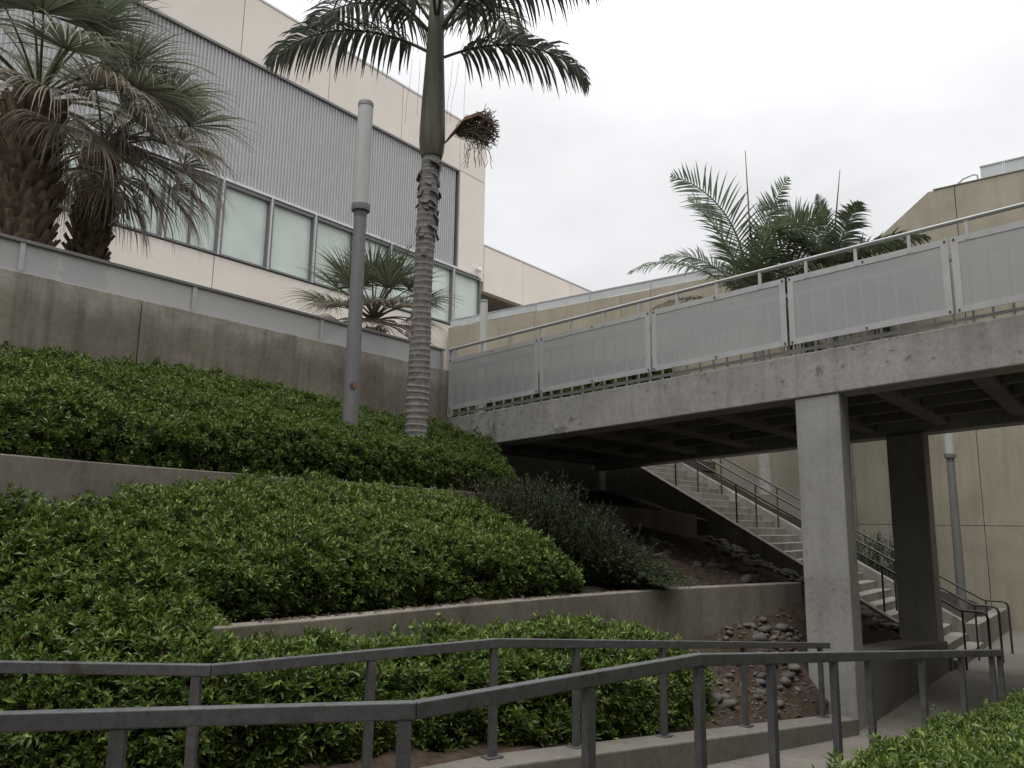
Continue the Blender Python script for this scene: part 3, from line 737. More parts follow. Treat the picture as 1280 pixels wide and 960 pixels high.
# ------------------------------------------------------------------ ramp rails
def ramp_rail(name, label, line, posts, tops, h=1.0, base=False):
    R = thing(name, label, 'handrail', (line[0][0], line[0][1], line[0][2] - h))
    P = [Vector(p) for p in line]
    for a, b in zip(P[:-1], P[1:]):
        d = (b - a).normalized()
        m = MB(); m.bar(a - Vector((0, 0, .036)) - d * .004, b - Vector((0, 0, .036)) + d * .004, .058, .072); m.build('top_rail', M['galv'], R, bevel=.006)
    for (x, y) in posts:
        # height from nearest segment
        best = None
        for a, b in zip(P[:-1], P[1:]):
            ab = b - a; t = max(0, min(1, ((x - a.x) * ab.x + (y - a.y) * ab.y) / (ab.x ** 2 + ab.y ** 2))); q = a + ab * t
            dd = (q.x - x) ** 2 + (q.y - y) ** 2
            if best is None or dd < best[0]: best = (dd, q, math.atan2(ab.y, ab.x))
        q = best[1]
        m = MB(); m.post(q.x, q.y, q.z - h, q.z - .07, .062, best[2], .05); p = m.build('post', M['galv'], R, bevel=.005)
        if base:
            m = MB(); m.post(q.x, q.y, q.z - h + .001, q.z - h + .011, .15, best[2], .11); m.build('base_plate', M['galv'], p)
def on_line(line, px):
    """points on a plan polyline hit by the sight line at image column px (numbers measured from the photograph)"""
    pass
NRL = [(.35, 4.45, .88), (1.32, 3.63, .88), (2.56, 2.55, .88), (4.60, 2.20, .88), (10.76, 1.41, .30)]
NRP = NEARPOSTS = [(1.66, 3.33), (2.53, 2.58), (3.65, 2.36), (4.62, 2.20), (5.5, 2.08), (6.47, 1.96), (7.12, 1.88), (8.3, 1.73), (9.4, 1.58), (10.42, 1.45), (10.72, 1.41)]
ramp_rail('ramp_handrail', 'nearer square-tube steel handrail crossing the bottom of the view beside the walkway', NRL, NRP, None, 1.06)
FRP = [es(p, .965)[:2] for p in [(3.0, 5.03, 0), (4.19, 4.65, 0), (5.27, 4.345, 0), (6.28, 4.198, 0), (7.6, 4.01, 0), (9.16, 3.786, 0), (11.05, 3.51, 0)]] + [(1.3, 7.0)]
ramp_rail('ramp_handrail', 'farther square-tube steel handrail bolted to the kerb in front of the bottom hedge', FR, FRP, None, .90, True)

# ------------------------------------------------------------------ lamp posts
def lamp(label, x, y, z0, zc, r0, r1, zt, rl, sticker=False):
    T = thing('lamp_post', label, 'lamp post', (x, y, z0), 'cylindrical lamp posts')
    m = MB(); m.lathe((x, y, z0), [(r0, 0), (r0, .1), (r1, zc - z0)], 20); p = m.build('pole', M['lamp_pole'], T, smooth=True)
    m = MB(); m.lathe((x, y, zc), [(r1, 0), (r1 * 1.05, .01), (r1 * 1.05, .09), (rl * 1.12, .10), (rl * 1.16, .13), (rl * 1.16, .20), (rl * 1.0, .215)], 20); m.build('collar', M['lamp_pole'], T, smooth=True)
    m = MB(); m.lathe((x, y, zc + .216), [(rl * .96, 0), (rl * .96, zt - zc - .30)], 24)
    q = m.build('lamp_tube', M['bulb'], T, smooth=True)
    m = MB(); m.lathe((x, y, zt - .083), [(rl, 0), (rl, .06), (rl * .9, .085), (rl * .4, .095)], 24); m.build('cap', M['lamp_pole'], T, smooth=True)
    return T
LP = lamp('tall grey lamp post with a frosted tube top standing in the upper hedge', 7.58, 9.1, 2.3, 6.30, .125, .095, 8.24, .125)
# round sticker facing the ramp
sx, sy, sz = 7.58, 9.1, 3.62
dv = Vector((-sx + 1.2, -sy - .6, 0)).normalized(); sdv = Vector((-dv.y, dv.x, 0))
def disc(c, r, mi, m): m.add([c + sdv * (r * math.cos(2 * math.pi * k / 14)) + Vector((0, 0, r * math.sin(2 * math.pi * k / 14))) for k in range(14)], [tuple(range(14))], mi)
m = MB(); c0 = Vector((sx, sy, sz)) + dv * .128; disc(c0, .047, 0, m); disc(c0 + dv * .003, .036, 1, m); disc(c0 + dv * .006 - sdv * .01, .02, 0, m)
m.build('sticker', [M['black'], M['rust']], LP)
lamp('lamp tube of a post standing beyond the bridge railing in front of the cream building', 16.7, 14.36, 3.7, 5.4, .12, .095, 7.99, .112)
lamp('grey lamp post in front of the tan wall, right of the dark rear column', 22.62, 3.68, -.38, 3.32, .115, .09, 5.5, .12)
m = MB(); m.box(22.0, 22.5, 3.18, 3.32, -.455, -.30); m.build('light_box', M['dark_metal'], None, bevel=.01, label='small dark box at the foot of the rear lamp post', cat='light box')

# ------------------------------------------------------------------ hedges
UPS = []
for fb, cr, bk in [((.9, 7.62, 2.2), (.95, 8.05, 2.68), (1.2, 10.35, 3.42)), ((2.12, 7.98, 2.2), (2.19, 8.46, 2.72), (2.61, 10.35, 3.50)), ((2.73, 8.18, 2.2), (2.82, 8.63, 2.77), (3.31, 10.35, 3.60)),
                   ((4.25, 8.25, 2.18), (4.39, 8.64, 2.80), (5.19, 10.35, 3.72)), ((5.15, 8.27, 2.17), (5.32, 8.60, 2.80), (6.39, 10.35, 3.75)), ((6.35, 8.34, 2.16), (6.55, 8.66, 2.80), (7.81, 10.35, 3.68)),
                   ((7.21, 8.38, 2.15), (7.42, 8.67, 2.76), (8.82, 10.35, 3.58)), ((8.46, 8.50, 2.14), (8.7, 8.78, 2.74), (10.0, 10.35, 3.56)), ((9.9, 8.66, 2.12), (9.95, 8.86, 2.70), (10.75, 10.2, 3.55)), ((10.75, 8.45, 2.08), (10.75, 8.55, 2.50), (11.05, 9.3, 3.22))]:
    fb, cr, bk = map(np.array, (fb, cr, bk)); fb = fb + np.array([0, .14, -.02])
    cr = cr + np.array([-.03, -.14, -.01])
    mid = cr * .55 + bk * .45 + np.array([0, 0, .03])
    UPS.append([fb, fb * .45 + cr * .55 + np.array([-.02, -.13, 0]), cr, mid, bk])
hedge('hedge', 'top clipped green hedge sloping up to the stained retaining wall', UPS, 500, .061, .07, newness=.3)
MDS = []
for fb, cr, bk in [((3.2, 6.1, .75), (3.35, 6.4, 1.10), (3.69, 7.9, 1.93)), ((3.84, 5.86, .80), (4.07, 6.29, 1.36), (4.9, 7.95, 2.13)), ((4.65, 5.86, .80), (4.91, 6.25, 1.46), (5.9, 7.95, 2.15)), ((5.74, 5.75, .80), (6.05, 6.09, 1.43), (7.2, 7.95, 2.15)),
                   ((6.64, 5.68, .80), (6.97, 5.98, 1.50), (8.2, 7.8, 2.08)), ((7.39, 5.6, .80), (7.75, 5.88, 1.42), (8.9, 7.3, 1.85)), ((8.0, 5.54, .80), (8.30, 5.75, 1.16), (9.3, 6.7, 1.40)), ((8.25, 5.5, .80), (8.45, 5.65, .95), (9.4, 6.4, 1.05))]:
    fb, cr, bk = map(np.array, (fb, cr, bk)); fb = fb + np.array([0, .10, 0])
    cr = cr + np.array([-.03, -.12, 0])
    mid = cr * .5 + bk * .5 + np.array([0, 0, .04])
    MDS.append([fb, fb * .4 + cr * .6 + np.array([-.02, -.13, 0]), cr, mid, bk])
hedge('hedge', 'middle green hedge mounded behind the long low planter wall', MDS, 480, .070, .09, newness=.32)
LWS = []
for pts in [[(1.0, 8.0, -.1), (1.0, 8.1, .3), (.95, 8.3, .52), (1.0, 8.5, .9), (1.1, 8.8, 1.3), (1.3, 8.9, 1.85)],
            [(2.0, 6.2, -.2), (2.0, 6.3, .2), (2.05, 6.49, .51), (2.21, 7.1, .93), (2.32, 7.45, 1.34), (2.40, 7.8, 1.82)],
            [(2.25, 5.95, -.2), (2.24, 6.05, .2), (2.26, 6.24, .51), (2.43, 6.9, .95), (2.59, 7.4, 1.33), (2.71, 7.95, 1.86)],
            [(2.64, 5.46, -.2), (2.63, 5.55, .2), (2.67, 5.72, .52), (2.89, 6.33, .96), (3.09, 6.87, 1.36), (3.3, 7.7, 1.88)],
            [(2.96, 5.05, -.2), (2.96, 5.12, .2), (3.01, 5.3, .53), (3.27, 5.85, .95), (3.45, 6.35, 1.30), (3.9, 7.6, 1.86)],
            [(3.33, 4.95, -.2), (3.33, 4.98, .2), (3.37, 5.09, .53), (3.50, 5.35, .68), (3.6, 5.5, .74), (3.72, 5.62, .74)],
            [(4.34, 4.72, -.22), (4.34, 4.74, .15), (4.38, 4.85, .45), (4.55, 5.05, .60), (4.7, 5.22, .67), (4.85, 5.42, .68)],
            [(5.48, 4.47, -.30), (5.48, 4.47, .1), (5.55, 4.55, .40), (5.75, 4.78, .55), (5.95, 4.9, .60), (6.2, 5.3, .60)],
            [(6.49, 4.22, -.30), (6.49, 4.2, .05), (6.58, 4.26, .34), (6.8, 4.45, .55), (7.0, 4.6, .62), (7.3, 5.1, .60)],
            [(7.75, 4.07, -.42), (7.75, 4.02, -.1), (7.85, 4.1, .10), (8.05, 4.25, .26), (8.25, 4.4, .36), (8.6, 4.85, .38)],
            [(8.8, 4.02, -.5), (8.85, 4.0, -.3), (8.95, 4.06, -.15), (9.1, 4.15, -.08), (9.2, 4.25, -.05), (9.4, 4.55, .0)]]:
    LWS.append([np.array(p) for p in pts])
hedge('hedge', 'bottom green hedge behind the farther handrail, spreading up the slope on the left', LWS, 420, .081, .08, newness=.3)
FGS = []
for x, z in [(2.75, .05), (3.0, .45), (3.4, .60), (4.0, .60), (4.64, .53), (5.31, .44), (6.34, .34), (7.8, .17), (9.2, .0), (10.2, -.12)]:
    FGS.append([np.array(p) for p in [(x, 1.30, z - .75), (x, 1.33, z - .3), (x, 1.22, z - .02), (x, .6, z + .06), (x, -.6, z + .08), (x, -1.6, z + .1), (x, -2.4, z - .1)]])
hedge('hedge', 'bright green low hedge in the bottom right corner on the near side of the ramp', FGS, 560, .056, .05, newness=.25, out=(-.3, .5, .75))
# bank under the near hedge
grid_mesh('soil_bed', [[(-1, 1.2, -.2), (3, 1.2, -.15), (7, 1.2, -.6), (11, 1.2, -1.0)], [(-1, -3, -.02), (3, -3, -.1), (7, -3, -.5), (11, -3, -1.0)], [(-1, -6, -.02), (3, -6, -.1), (7, -6, -.5), (11, -6, -1.0)]], M['dark_soil'], kind='structure')

TS = []
for y in (12.0, 14.5, 17, 19.5, 22):
    TS.append([np.array(p) for p in [(23.7, y, 3.7), (23.6, y, 5.6), (23.7, y, 7.2), (24.1, y, 7.4), (24.6, y, 7.3)]])
hedge('hedge', 'dark tall hedge against the tan wall, glimpsed through the gap under the bridge railing panels', TS, 60, .16, .10, newness=.1)

# ------------------------------------------------------------------ needle shrub
def needle_shrub(name, label, stems, nl, ln, tintA, tintB, wd=.004, curl=.3):
    P = []; D = []; T = []; LN = []
    root = thing(name, label, 'shrub', tuple(stems[0][0]))
    sm = MB()
    for (a, b, h) in stems:
        a = np.array(a); b = np.array(b); ctrl = a * .45 + b * .55 + np.array([0, 0, h])
        ts = np.linspace(0, 1, 7); C = [(1 - t) ** 2 * a + 2 * t * (1 - t) * ctrl + t * t * b for t in ts]
        sm.tube(C, [.006, .005, .005, .004, .003, .003, .002], 3)
        t = nr.rand(nl) ** .75; Q = ((1 - t) ** 2)[:, None] * a + (2 * t * (1 - t))[:, None] * ctrl + (t * t)[:, None] * b
        tg = nrm(b - ctrl + 1e-4); d = nrm(tg * (.7 + .5 * t[:, None]) + nr.randn(nl, 3) * .55)
        P.append(Q); D.append(d); u = nr.rand(nl, 1); T.append((tintA * (1 - u) + tintB * u)); LN.append(ln * (.6 + .8 * nr.rand(nl)))
    P = np.concatenate(P); D = np.concatenate(D); T = np.concatenate(T); LN = np.concatenate(LN)
    V, F, tt = leaves(P, D, LN, LN * .13, T, .1, curl * .2)
    np_mesh('foliage', V, F, M['needle'], root, tt, kind='stuff')
    sm.build('stems', M['stem_shade'], root, fixn=False, kind='stuff')
    return root
stems = []
for k in range(2100):
    # mound footprint: from the hedge end at (8.9,6.3) to (11.6,5.2)
    u = rng.random(); v = rng.random()
    bx = 8.45 + 1.25 * u - .62 * v * (1 - .5 * u); by = 7.15 - 2.0 * u - .42 * v * (1 - .4 * u); bz = .85 + .12 * (by - 5.2)
    H = (2.42 - bz) - 1.30 * max(0, u - .40) / .60 - .38 * v + rng.uniform(-.12, .06)
    ang = rng.uniform(0, 6.28); rr = .10 + .26 * rng.random()
    stems.append(((bx, by, bz), (bx + rr * math.cos(ang) - .04, by + rr * math.sin(ang) - .08, bz + max(H, .15) * (.30 + .70 * rng.random() ** .7)), .10))
needle_shrub('shrub', 'dark wispy needle-leaved shrub at the hedge end under the bridge edge', stems, 60, .045, np.array([.040, .056, .026]), np.array([.100, .125, .062]))
stems = []
for k in range(190):
    u = rng.random(); bx = 7.95 + .75 * u; by = 6.95 + .5 * rng.random() - .45 * u; bz = 1.15
    ang = rng.uniform(0, 6.28); rr = .15 + .3 * rng.random()
    stems.append(((bx, by, bz), (bx + rr * math.cos(ang), by + rr * math.sin(ang) - .15, bz + .65 + .45 * rng.random()), .2))
needle_shrub('shrub', 'withered grey-brown twiggy shrub between the hedges and the dark needle shrub', stems, 26, .055, np.array([.085, .065, .05]), np.array([.15, .12, .09]))
stems = []
for k in range(200):
    bx = 22.2 + rng.uniform(-.9, 1.2); by = 5.6 + rng.uniform(-.9, 1.4); bz = .2 + .2 * (by - 5)
    ang = rng.uniform(0, 6.28); rr = .2 + .3 * rng.random()
    stems.append(((bx, by, bz), (bx + rr * math.cos(ang), by + rr * math.sin(ang), bz + .7 + .5 * rng.random()), .2))
needle_shrub('shrub', 'small round green shrub between the stairs and the tan wall', stems, 60, .075, np.array([.035, .055, .028]), np.array([.075, .10, .05]))

# ------------------------------------------------------------------ palms
def tint_of(c, n, v=.25): return np.array(c)[None, :] * (1 - v + 2 * v * nr.rand(n, 1))
class Ribbons:
    def __init__(s): s.V = []; s.F = []; s.T = []; s.n = 0
    def add(s, pts, wid, wdir, col):
        k = len(pts); P = np.array(pts); W = np.array(wid)[:, None] * .5; wd = np.array(wdir)
        s.V.append(np.concatenate([P - W * wd, P + W * wd])); b = s.n
        s.F += [(b + i, b + i + 1, b + k + i + 1, b + k + i) for i in range(k - 1)]
        s.T.append(np.tile(col, (2 * k, 1))); s.n += 2 * k
    def tube(s, pts, rs, col, n=5):
        m = MB(); m.tube(pts, rs, n); V = np.array([tuple(v) for v in m.v]); b = s.n
        s.V.append(V); s.T.append(np.tile(col, (len(V), 1))); s.n += len(V)
        for f in m.f:
            if len(f) == 4: s.F.append(tuple(i + b for i in f))
    def build(s, name, parent, **kw):
        return np_mesh(name, np.concatenate(s.V), np.array(s.F), M['frond'], parent, np.concatenate(s.T), **kw)

def feather(root, base, az, el, length, bend, col, leaflet=.6, n=58, droop=.5, wl=.04, rcol=(.10, .11, .05), swing=.0, start=.12, spread=1.0, label=None, roll=0):
    """pinnate frond; az/el in degrees, bend = total downward curl in degrees"""
    R = Ribbons(); a = rad(az); ns = 14; p = np.array(base, float); e = rad(el); pts = [p.copy()]; tang = []
    for i in range(ns):
        h = np.array([math.cos(a) * math.cos(e), math.sin(a) * math.cos(e), math.sin(e)]); tang.append(h)
        p = p + h * length / ns; pts.append(p.copy()); e -= rad(bend) / ns * (.5 + 1.0 * i / ns); a += rad(swing) / ns
    tang.append(tang[-1]); pts = np.array(pts); tang = np.array(tang)
    R.tube(pts, np.linspace(.030, .006, ns + 1) * (length / 3.0), np.array(rcol), 5)
    for k in range(n):
        t = start + (1 - start) * (k + .5) / n; x = t * ns; i = min(int(x), ns - 1); f = x - i
        q = pts[i] * (1 - f) + pts[i + 1] * f; tg = tang[i]
        side = np.cross(tg, [0, 0, 1.]); side = side / max(np.linalg.norm(side), .05); upv = np.cross(side, tg)
        if roll: side, upv = side * math.cos(rad(roll)) + upv * math.sin(rad(roll)), upv * math.cos(rad(roll)) - side * math.sin(rad(roll))
        prof = (math.sin(math.pi * min(1, (t - start) / (1 - start) * .86 + .14)) ** .6)
        for sgn in (-1, 1):
            ln = leaflet * prof * rng.uniform(.82, 1.12) * (.35 + .65 * (1 - t * .3))
            d = tg * (.45 + .55 * t) + side * sgn * spread + upv * rng.uniform(-.05, .35) + nr.randn(3) * .06; d /= np.linalg.norm(d)
            g = droop * rng.uniform(.7, 1.35); P = [q]; dd = d.copy()
            for j in range(4):
                P.append(P[-1] + dd * ln / 4); dd = dd + np.array([0, 0, -g * .55]); dd /= np.linalg.norm(dd)
            wdir = np.cross(d, upv + nr.randn(3) * .25); wdir /= np.linalg.norm(wdir)
            c = np.array(col) * rng.uniform(.7, 1.35)
            R.add(P, [wl * .55, wl, wl * .9, wl * .55, .004], wdir, c)
    o = R.build('frond', root)
    if label: o['label'] = label
    return o

def fan(root, base, az, el, pet, flen, col, droop=.3, n=40, spread=205, dead=False, sag=20, label=None):
    R = Ribbons(); a = rad(az); e = rad(el); p = np.array(base, float); pts = [p.copy()]
    for i in range(6):
        h = np.array([math.cos(a) * math.cos(e), math.sin(a) * math.cos(e), math.sin(e)]); p = p + h * pet / 6; pts.append(p.copy()); e -= rad(sag) / 6
    pc = (.11, .12, .05) if not dead else (.16, .115, .07)
    R.tube(pts, np.linspace(.028, .014, 7), np.array(pc), 4)
    side = np.cross(h, [0, 0, 1.]); side /= max(np.linalg.norm(side), .05); nn = np.cross(side, h)
    for k in range(n):
        th = rad(-spread / 2 + spread * (k + .5) / n) + rng.uniform(-.03, .03)
        d = h * math.cos(th) + side * math.sin(th) + nn * (.16 * abs(math.sin(th)) + rng.uniform(-.05, .05)); d /= np.linalg.norm(d)
        ln = flen * (.72 + .28 * math.cos(th * .7)) * rng.uniform(.88, 1.08); P = [pts[-1]]; dd = d.copy(); g = droop * rng.uniform(.6, 1.4)
        for j in range(6):
            P.append(P[-1] + dd * ln / 6); dd = dd + np.array([0, 0, -g * (.05 if j < 2 else .38)]) + nr.randn(3) * (.06 if dead else .02) * (j > 1); dd /= np.linalg.norm(dd)
        wdir = np.cross(d, nn + nr.randn(3) * .35); wdir /= np.linalg.norm(wdir); w0 = 2 * ln * .42 * math.tan(rad(spread / n / 2)) 
        c = np.array(col) * rng.uniform(.7, 1.3); 
        R.add(P, [.006, w0 * .55, w0 * .95, w0 * .8, w0 * .5, w0 * .26, .003], wdir, c)
    o = R.build('frond' if not dead else 'dead_frond', root)
    if label: o['label'] = label
    return o
GREEN = (.130, .150, .100); OLIVE = (.175, .180, .125); GREY = (.26, .25, .215); TAN = (.36, .315, .245); BRN = (.27, .23, .18); DK = (.080, .090, .072)
RA = math.degrees(math.atan2(-math.cos(HEAD), math.sin(HEAD)))    # azimuth of picture-right
FA = 38.5

# tall ringed palm
KP = thing('king_palm', 'tall slim palm with a ringed grey trunk rising from the upper hedge', 'palm tree', (8.5, 8.68, 2.3))
prof = []; z = 0.0
def ctr(zz):   # slight lean and sway
    return np.array([8.50 + .02 * zz + .018 * math.sin(zz * 1.3), 8.68 - .012 * zz, 0])
m = MB(); zz = 2.25; rows = []
while zz < 7.60:
    t = (zz - 2.25) / 5.3; r = .184 - .016 * min(t * 3, 1) + .010 * math.sin(zz * 2.1) - .018 * t
    st = .088 + .03 * rng.random(); tilt = rng.uniform(-.02, .02)
    rows += [(zz, r * 1.012, tilt), (zz + .012, r * 1.035, tilt), (zz + .024, r * 1.0, tilt), (zz + st * .7, r * .982, tilt)]; zz += st
n = 18; V = []; F = []
for (zz, r, tl) in rows:
    c = ctr(zz - 2.25)
    for k in range(n):
        a = 2 * math.pi * k / n; rr = r * (1 + .02 * math.sin(a * 3 + zz * 9)); V.append((c[0] + rr * math.cos(a), c[1] + rr * math.sin(a), zz + tl * math.cos(a + zz * 3)))
m = MB(); f0 = []; f1 = []
for i in range(len(rows) - 1):
    for k in range(n):
        k2 = (k + 1) % n; (f1 if i % 4 in (0, 1) else f0).append((i * n + k, i * n + k2, (i + 1) * n + k2, (i + 1) * n + k))
m.add(V, f0 + f1); m.mi = [0] * len(f0) + [1] * len(f1)
m.build('trunk', [M['palm_ring'], M['ring_scar']], KP, smooth=True)
m = MB(); rr_ = rng.random
for k in range(46):      # torn sheath scraps on the upper trunk
    zz = 5.9 + 1.65 * rng.random() ** .8; a = rng.uniform(0, 6.28); c = ctr(zz - 2.25); r = .172
    u = np.array([math.cos(a), math.sin(a), 0]); s_ = np.array([-math.sin(a), math.cos(a), 0]); p = c + u * r * .92 + np.array([0, 0, zz]); o_ = rng.uniform(.02, .06); w_ = rng.uniform(.05, .12); h_ = rng.uniform(.05, .13)
    m.add([p - s_ * w_, p + s_ * w_, p + s_ * w_ * .7 + u * o_ - [0, 0, h_], p - s_ * w_ * .3 + u * o_ * 1.3 - [0, 0, h_ * .8]], [(0, 1, 2, 3)])
m.build('sheath_scraps', M['palm_ring'], KP, fixn=False, kind='stuff')
ct = ctr(5.4)
m = MB()
pr = [(.172, 7.56), (.20, 7.66), (.216, 7.85), (.212, 8.1), (.198, 8.5), (.178, 8.9), (.158, 9.3), (.145, 9.7), (.135, 10.1), (.10, 10.6), (.05, 11.2), (.015, 12.0)]
m.lathe((ct[0], ct[1], 0), pr, 20); m.build('crownshaft', M['crownshaft'], KP, smooth=True)
top = (ct[0] + .02, ct[1], 9.75)
for (az, el, ln, bd, dr, lf, c, zz) in [(RA + 174, 30, 3.1, 88, 1.15, 1.15, DK, 9.50), (RA + 150, 48, 3.3, 75, 1.0, 1.1, DK, 9.9), (RA + 3, 24, 2.75, 92, 1.1, 1.05, DK, 9.40), (RA + 10, 46, 3.5, 62, .95, 1.15, DK, 9.95), (RA + 25, 62, 3.3, 60, .95, 1.1, GREEN, 10.1),
                                        (RA - 35, 42, 3.4, 70, 1.0, 1.1, DK, 9.9), (RA + 60, 50, 3.3, 70, .9, 1.0, GREEN, 10.1), (RA + 200, 42, 3.3, 75, 1.0, 1.1, DK, 9.85), (RA + 180, 58, 3.3, 70, 1.0, 1.1, DK, 10.1), (RA + 265, 45, 3.2, 70, 1.0, 1.0, DK, 10.1), (RA - 75, 50, 3.2, 75, 1.0, 1.0, DK, 10.1), (RA + 110, 60, 3.2, 60, .8, 1.0, GREEN, 10.2)]:
    feather(KP, (top[0] + .14 * math.cos(rad(az)), top[1] + .14 * math.sin(rad(az)), zz), az, el, ln, bd, c, lf, 58, dr * .85, .056, start=.10, rcol=(.085, .09, .055))
# spent flower stalk (the palm is finished below, then set 0.6 m further back)
bc = Vector((9.28, 8.62, 8.12)); st0 = Vector((ct[0] + .17, ct[1] - .1, 7.75))
rv = Vector((_r.x, _r.y, 0))
c_ = Vector((ct[0], ct[1], 0)) + rv * .78; fc = Vector((c_.x, c_.y, 8.10))
m = MB(); stp = Vector((ct[0], ct[1], 7.78)) + rv * .17
H1 = [stp, stp + rv * .14 + Vector((0, 0, .22)), stp + rv * .36 + Vector((0, 0, .52)), stp + rv * .60 + Vector((0, 0, .62)), stp + rv * .80 + Vector((0, 0, .50)), stp + rv * .92 + Vector((0, 0, .22)), stp + rv * .93 + Vector((0, 0, -.02))]
A_ = []; B_ = []
for i, h in enumerate(H1):
    wdt = [.04, .14, .24, .28, .26, .18, .03][i]; q = Vector((_f.x, _f.y, .4)).normalized(); A_.append(h + q * wdt - Vector((0, 0, wdt * .4))); B_.append(h - q * wdt - Vector((0, 0, wdt * .4)))
m.quadstrip(A_, H1); m.quadstrip(H1, B_); m.build('flower_husk', M['husk'], KP, fixn=False, smooth=True)
m = MB(); 
for k in range(190):
    p = stp + rv * .22 + Vector((0, 0, .25)); pts = [p]; d = (rv + Vector((rng.gauss(0, .4), rng.gauss(0, .4), rng.gauss(.15, .45)))).normalized()
    cc = fc + Vector((rng.gauss(0, .06), rng.gauss(0, .06), rng.gauss(0, .06))); R0 = rng.uniform(.20, .33)
    for j in range(9):
        p = p + d * .085; to = p - cc; 
        if to.length > R0: d = (d - to.normalized() * 1.1).normalized()
        d = (d + Vector((rng.gauss(0, .22), rng.gauss(0, .22), rng.gauss(-.04, .22)))).normalized(); pts.append(p)
    m.tube(pts, .0065, 3)
for k in range(16):
    p = fc + Vector((rng.gauss(0, .14), rng.gauss(0, .14), -.2)); pts = [p]; 
    for j in range(5): p = p + Vector((rng.gauss(0, .025), rng.gauss(0, .025), -.09)); pts.append(p)
    m.tube(pts, .005, 3)
m.build('flower_strands', M['dry'], KP, fixn=False, kind='stuff')
m = MB()
for k in range(5):
    p = Vector((ct[0], ct[1], 9.35)) + rv * (.30 + .11 * k if k < 3 else -.25 - .13 * (k - 3)); w_ = rng.uniform(-.12, .02)
    m.tube([p, p + rv * w_ * .4 + Vector((.01, 0, -.4)), p + rv * w_ + Vector((0, 0, -.8)), p + rv * (w_ * 1.2) + Vector((.03, .02, -1.0 - .2 * rng.random()))], .003, 3)
m.build('hanging_fibres', M['dry'], KP, fixn=False, kind='stuff')
KP.location = (9.10, 9.30, 2.346); KP.scale = (1.071, 1.071, 1.071)

# fan palms on the plaza
def fan_trunk(T, x, y, z0, z1, r, lean=(0, 0), stub=.16, n=420):
    m = MB(); hh = z1 - z0
    rows = [(x + lean[0] * t, y + lean[1] * t, z0 + hh * t, r * (1.12 - .16 * t + .06 * math.sin(t * 9))) for t in np.linspace(0, 1, 12)]
    m.tube([q[:3] for q in rows], [q[3] * .9 for q in rows], 16); m.build('trunk', M['fibre'], T, smooth=True)
    m = MB(); ga = 2.39996
    for k in range(n):
        t = (k + rng.random()) / n; a = k * ga + rng.uniform(-.15, .15); c = Vector((x + lean[0] * t, y + lean[1] * t, z0 + hh * t)); rr = r * (1.0 - .10 * t) * .88
        u = Vector((math.cos(a), math.sin(a), 0)); s_ = Vector((-math.sin(a), math.cos(a), 0)); w_ = stub * rng.uniform(.35, .6); h_ = stub * rng.uniform(.8, 1.5); o_ = rng.uniform(.35, .8) * stub
        b = c + u * rr; tp_ = b + u * o_ + Vector((0, 0, h_ * .6)) + s_ * rng.uniform(-.03, .03)
        m.add([b - s_ * w_ - Vector((0, 0, h_ * .4)), b + s_ * w_ - Vector((0, 0, h_ * .4)), tp_ + s_ * w_ * .55, tp_ - s_ * w_ * .55, b + u * .03 - Vector((0, 0, h_ * .55)), tp_ + u * .035 - Vector((0, 0, .02))],
              [(0, 1, 2, 3), (0, 4, 5, 3), (4, 1, 2, 5), (3, 5, 2)])
    m.build('leaf_bases', M['fibre'], T, fixn=False, kind='stuff')
P1 = thing('fan_palm', 'thick-trunked fan palm at the far left with fresh green and drooping dry fronds', 'palm tree', (4.15, 12.5, 3.7))
fan_trunk(P1, 4.1, 12.5, 3.7, 7.75, .40, (-.05, 0), .23, 330)
b1 = (4.08, 12.5, 7.85)
for (az, el, pt, fl, dp) in [(RA + 8, 42, 1.5, 1.35, .45), (RA - 25, 58, 1.4, 1.3, .4), (RA + 40, 62, 1.4, 1.3, .4), (RA + 95, 78, 1.3, 1.3, .3), (RA + 150, 60, 1.4, 1.3, .4), (RA + 180, 35, 1.4, 1.3, .5), (RA + 215, 48, 1.4, 1.3, .4), (RA - 60, 45, 1.4, 1.3, .5), (RA + 5, 70, 1.4, 1.3, .35), (RA + 175, 72, 1.4, 1.3, .35),
                             (RA - 95, 60, 1.3, 1.3, .4), (RA + 4, 22, 1.5, 1.3, .6), (RA - 15, 76, 1.35, 1.3, .3), (RA + 255, 30, 1.3, 1.3, .5), (RA + 65, 30, 1.3, 1.3, .5), (RA + 130, 28, 1.2, 1.2, .5), (RA + 200, 8, 1.25, 1.2, .8), (RA - 45, 25, 1.3, 1.3, .6), (RA - 75, 70, 1.3, 1.3, .4)]:
    fan(P1, b1, az, el, pt, fl, GREEN if el > 30 else OLIVE, dp * 1.5, 58, sag=30)
for (az, el, pt, fl) in [(RA + 5, 22, 1.25, 1.25), (RA - 28, 14, 1.2, 1.2), (RA + 30, 8, 1.1, 1.2), (RA - 50, 10, 1.1, 1.2), (RA + 15, 0, 1.1, 1.2), (RA - 12, -8, 1.1, 1.2), (RA + 230, -5, 1.0, 1.1), (RA + 190, -15, 1.0, 1.1), (RA - 35, -15, .9, 1.1), (RA + 2, 12, 1.5, 1.25), (RA - 18, 25, 1.3, 1.2)]:
    fan(P1, (b1[0], b1[1], b1[2] - .1), az, el, pt, fl, [TAN, BRN, GREY][rng.randrange(3)], 1.2, 44, 170, True, 45)
P2 = thing('fan_palm', 'slimmer fan palm beside the thick one, its crown hung with brown dead fronds', 'palm tree', (5.25, 13.1, 3.7))
fan_trunk(P2, 5.2, 13.1, 3.7, 7.7, .27, (.12, 0), .18, 280)
b2 = (5.32, 13.1, 7.75)
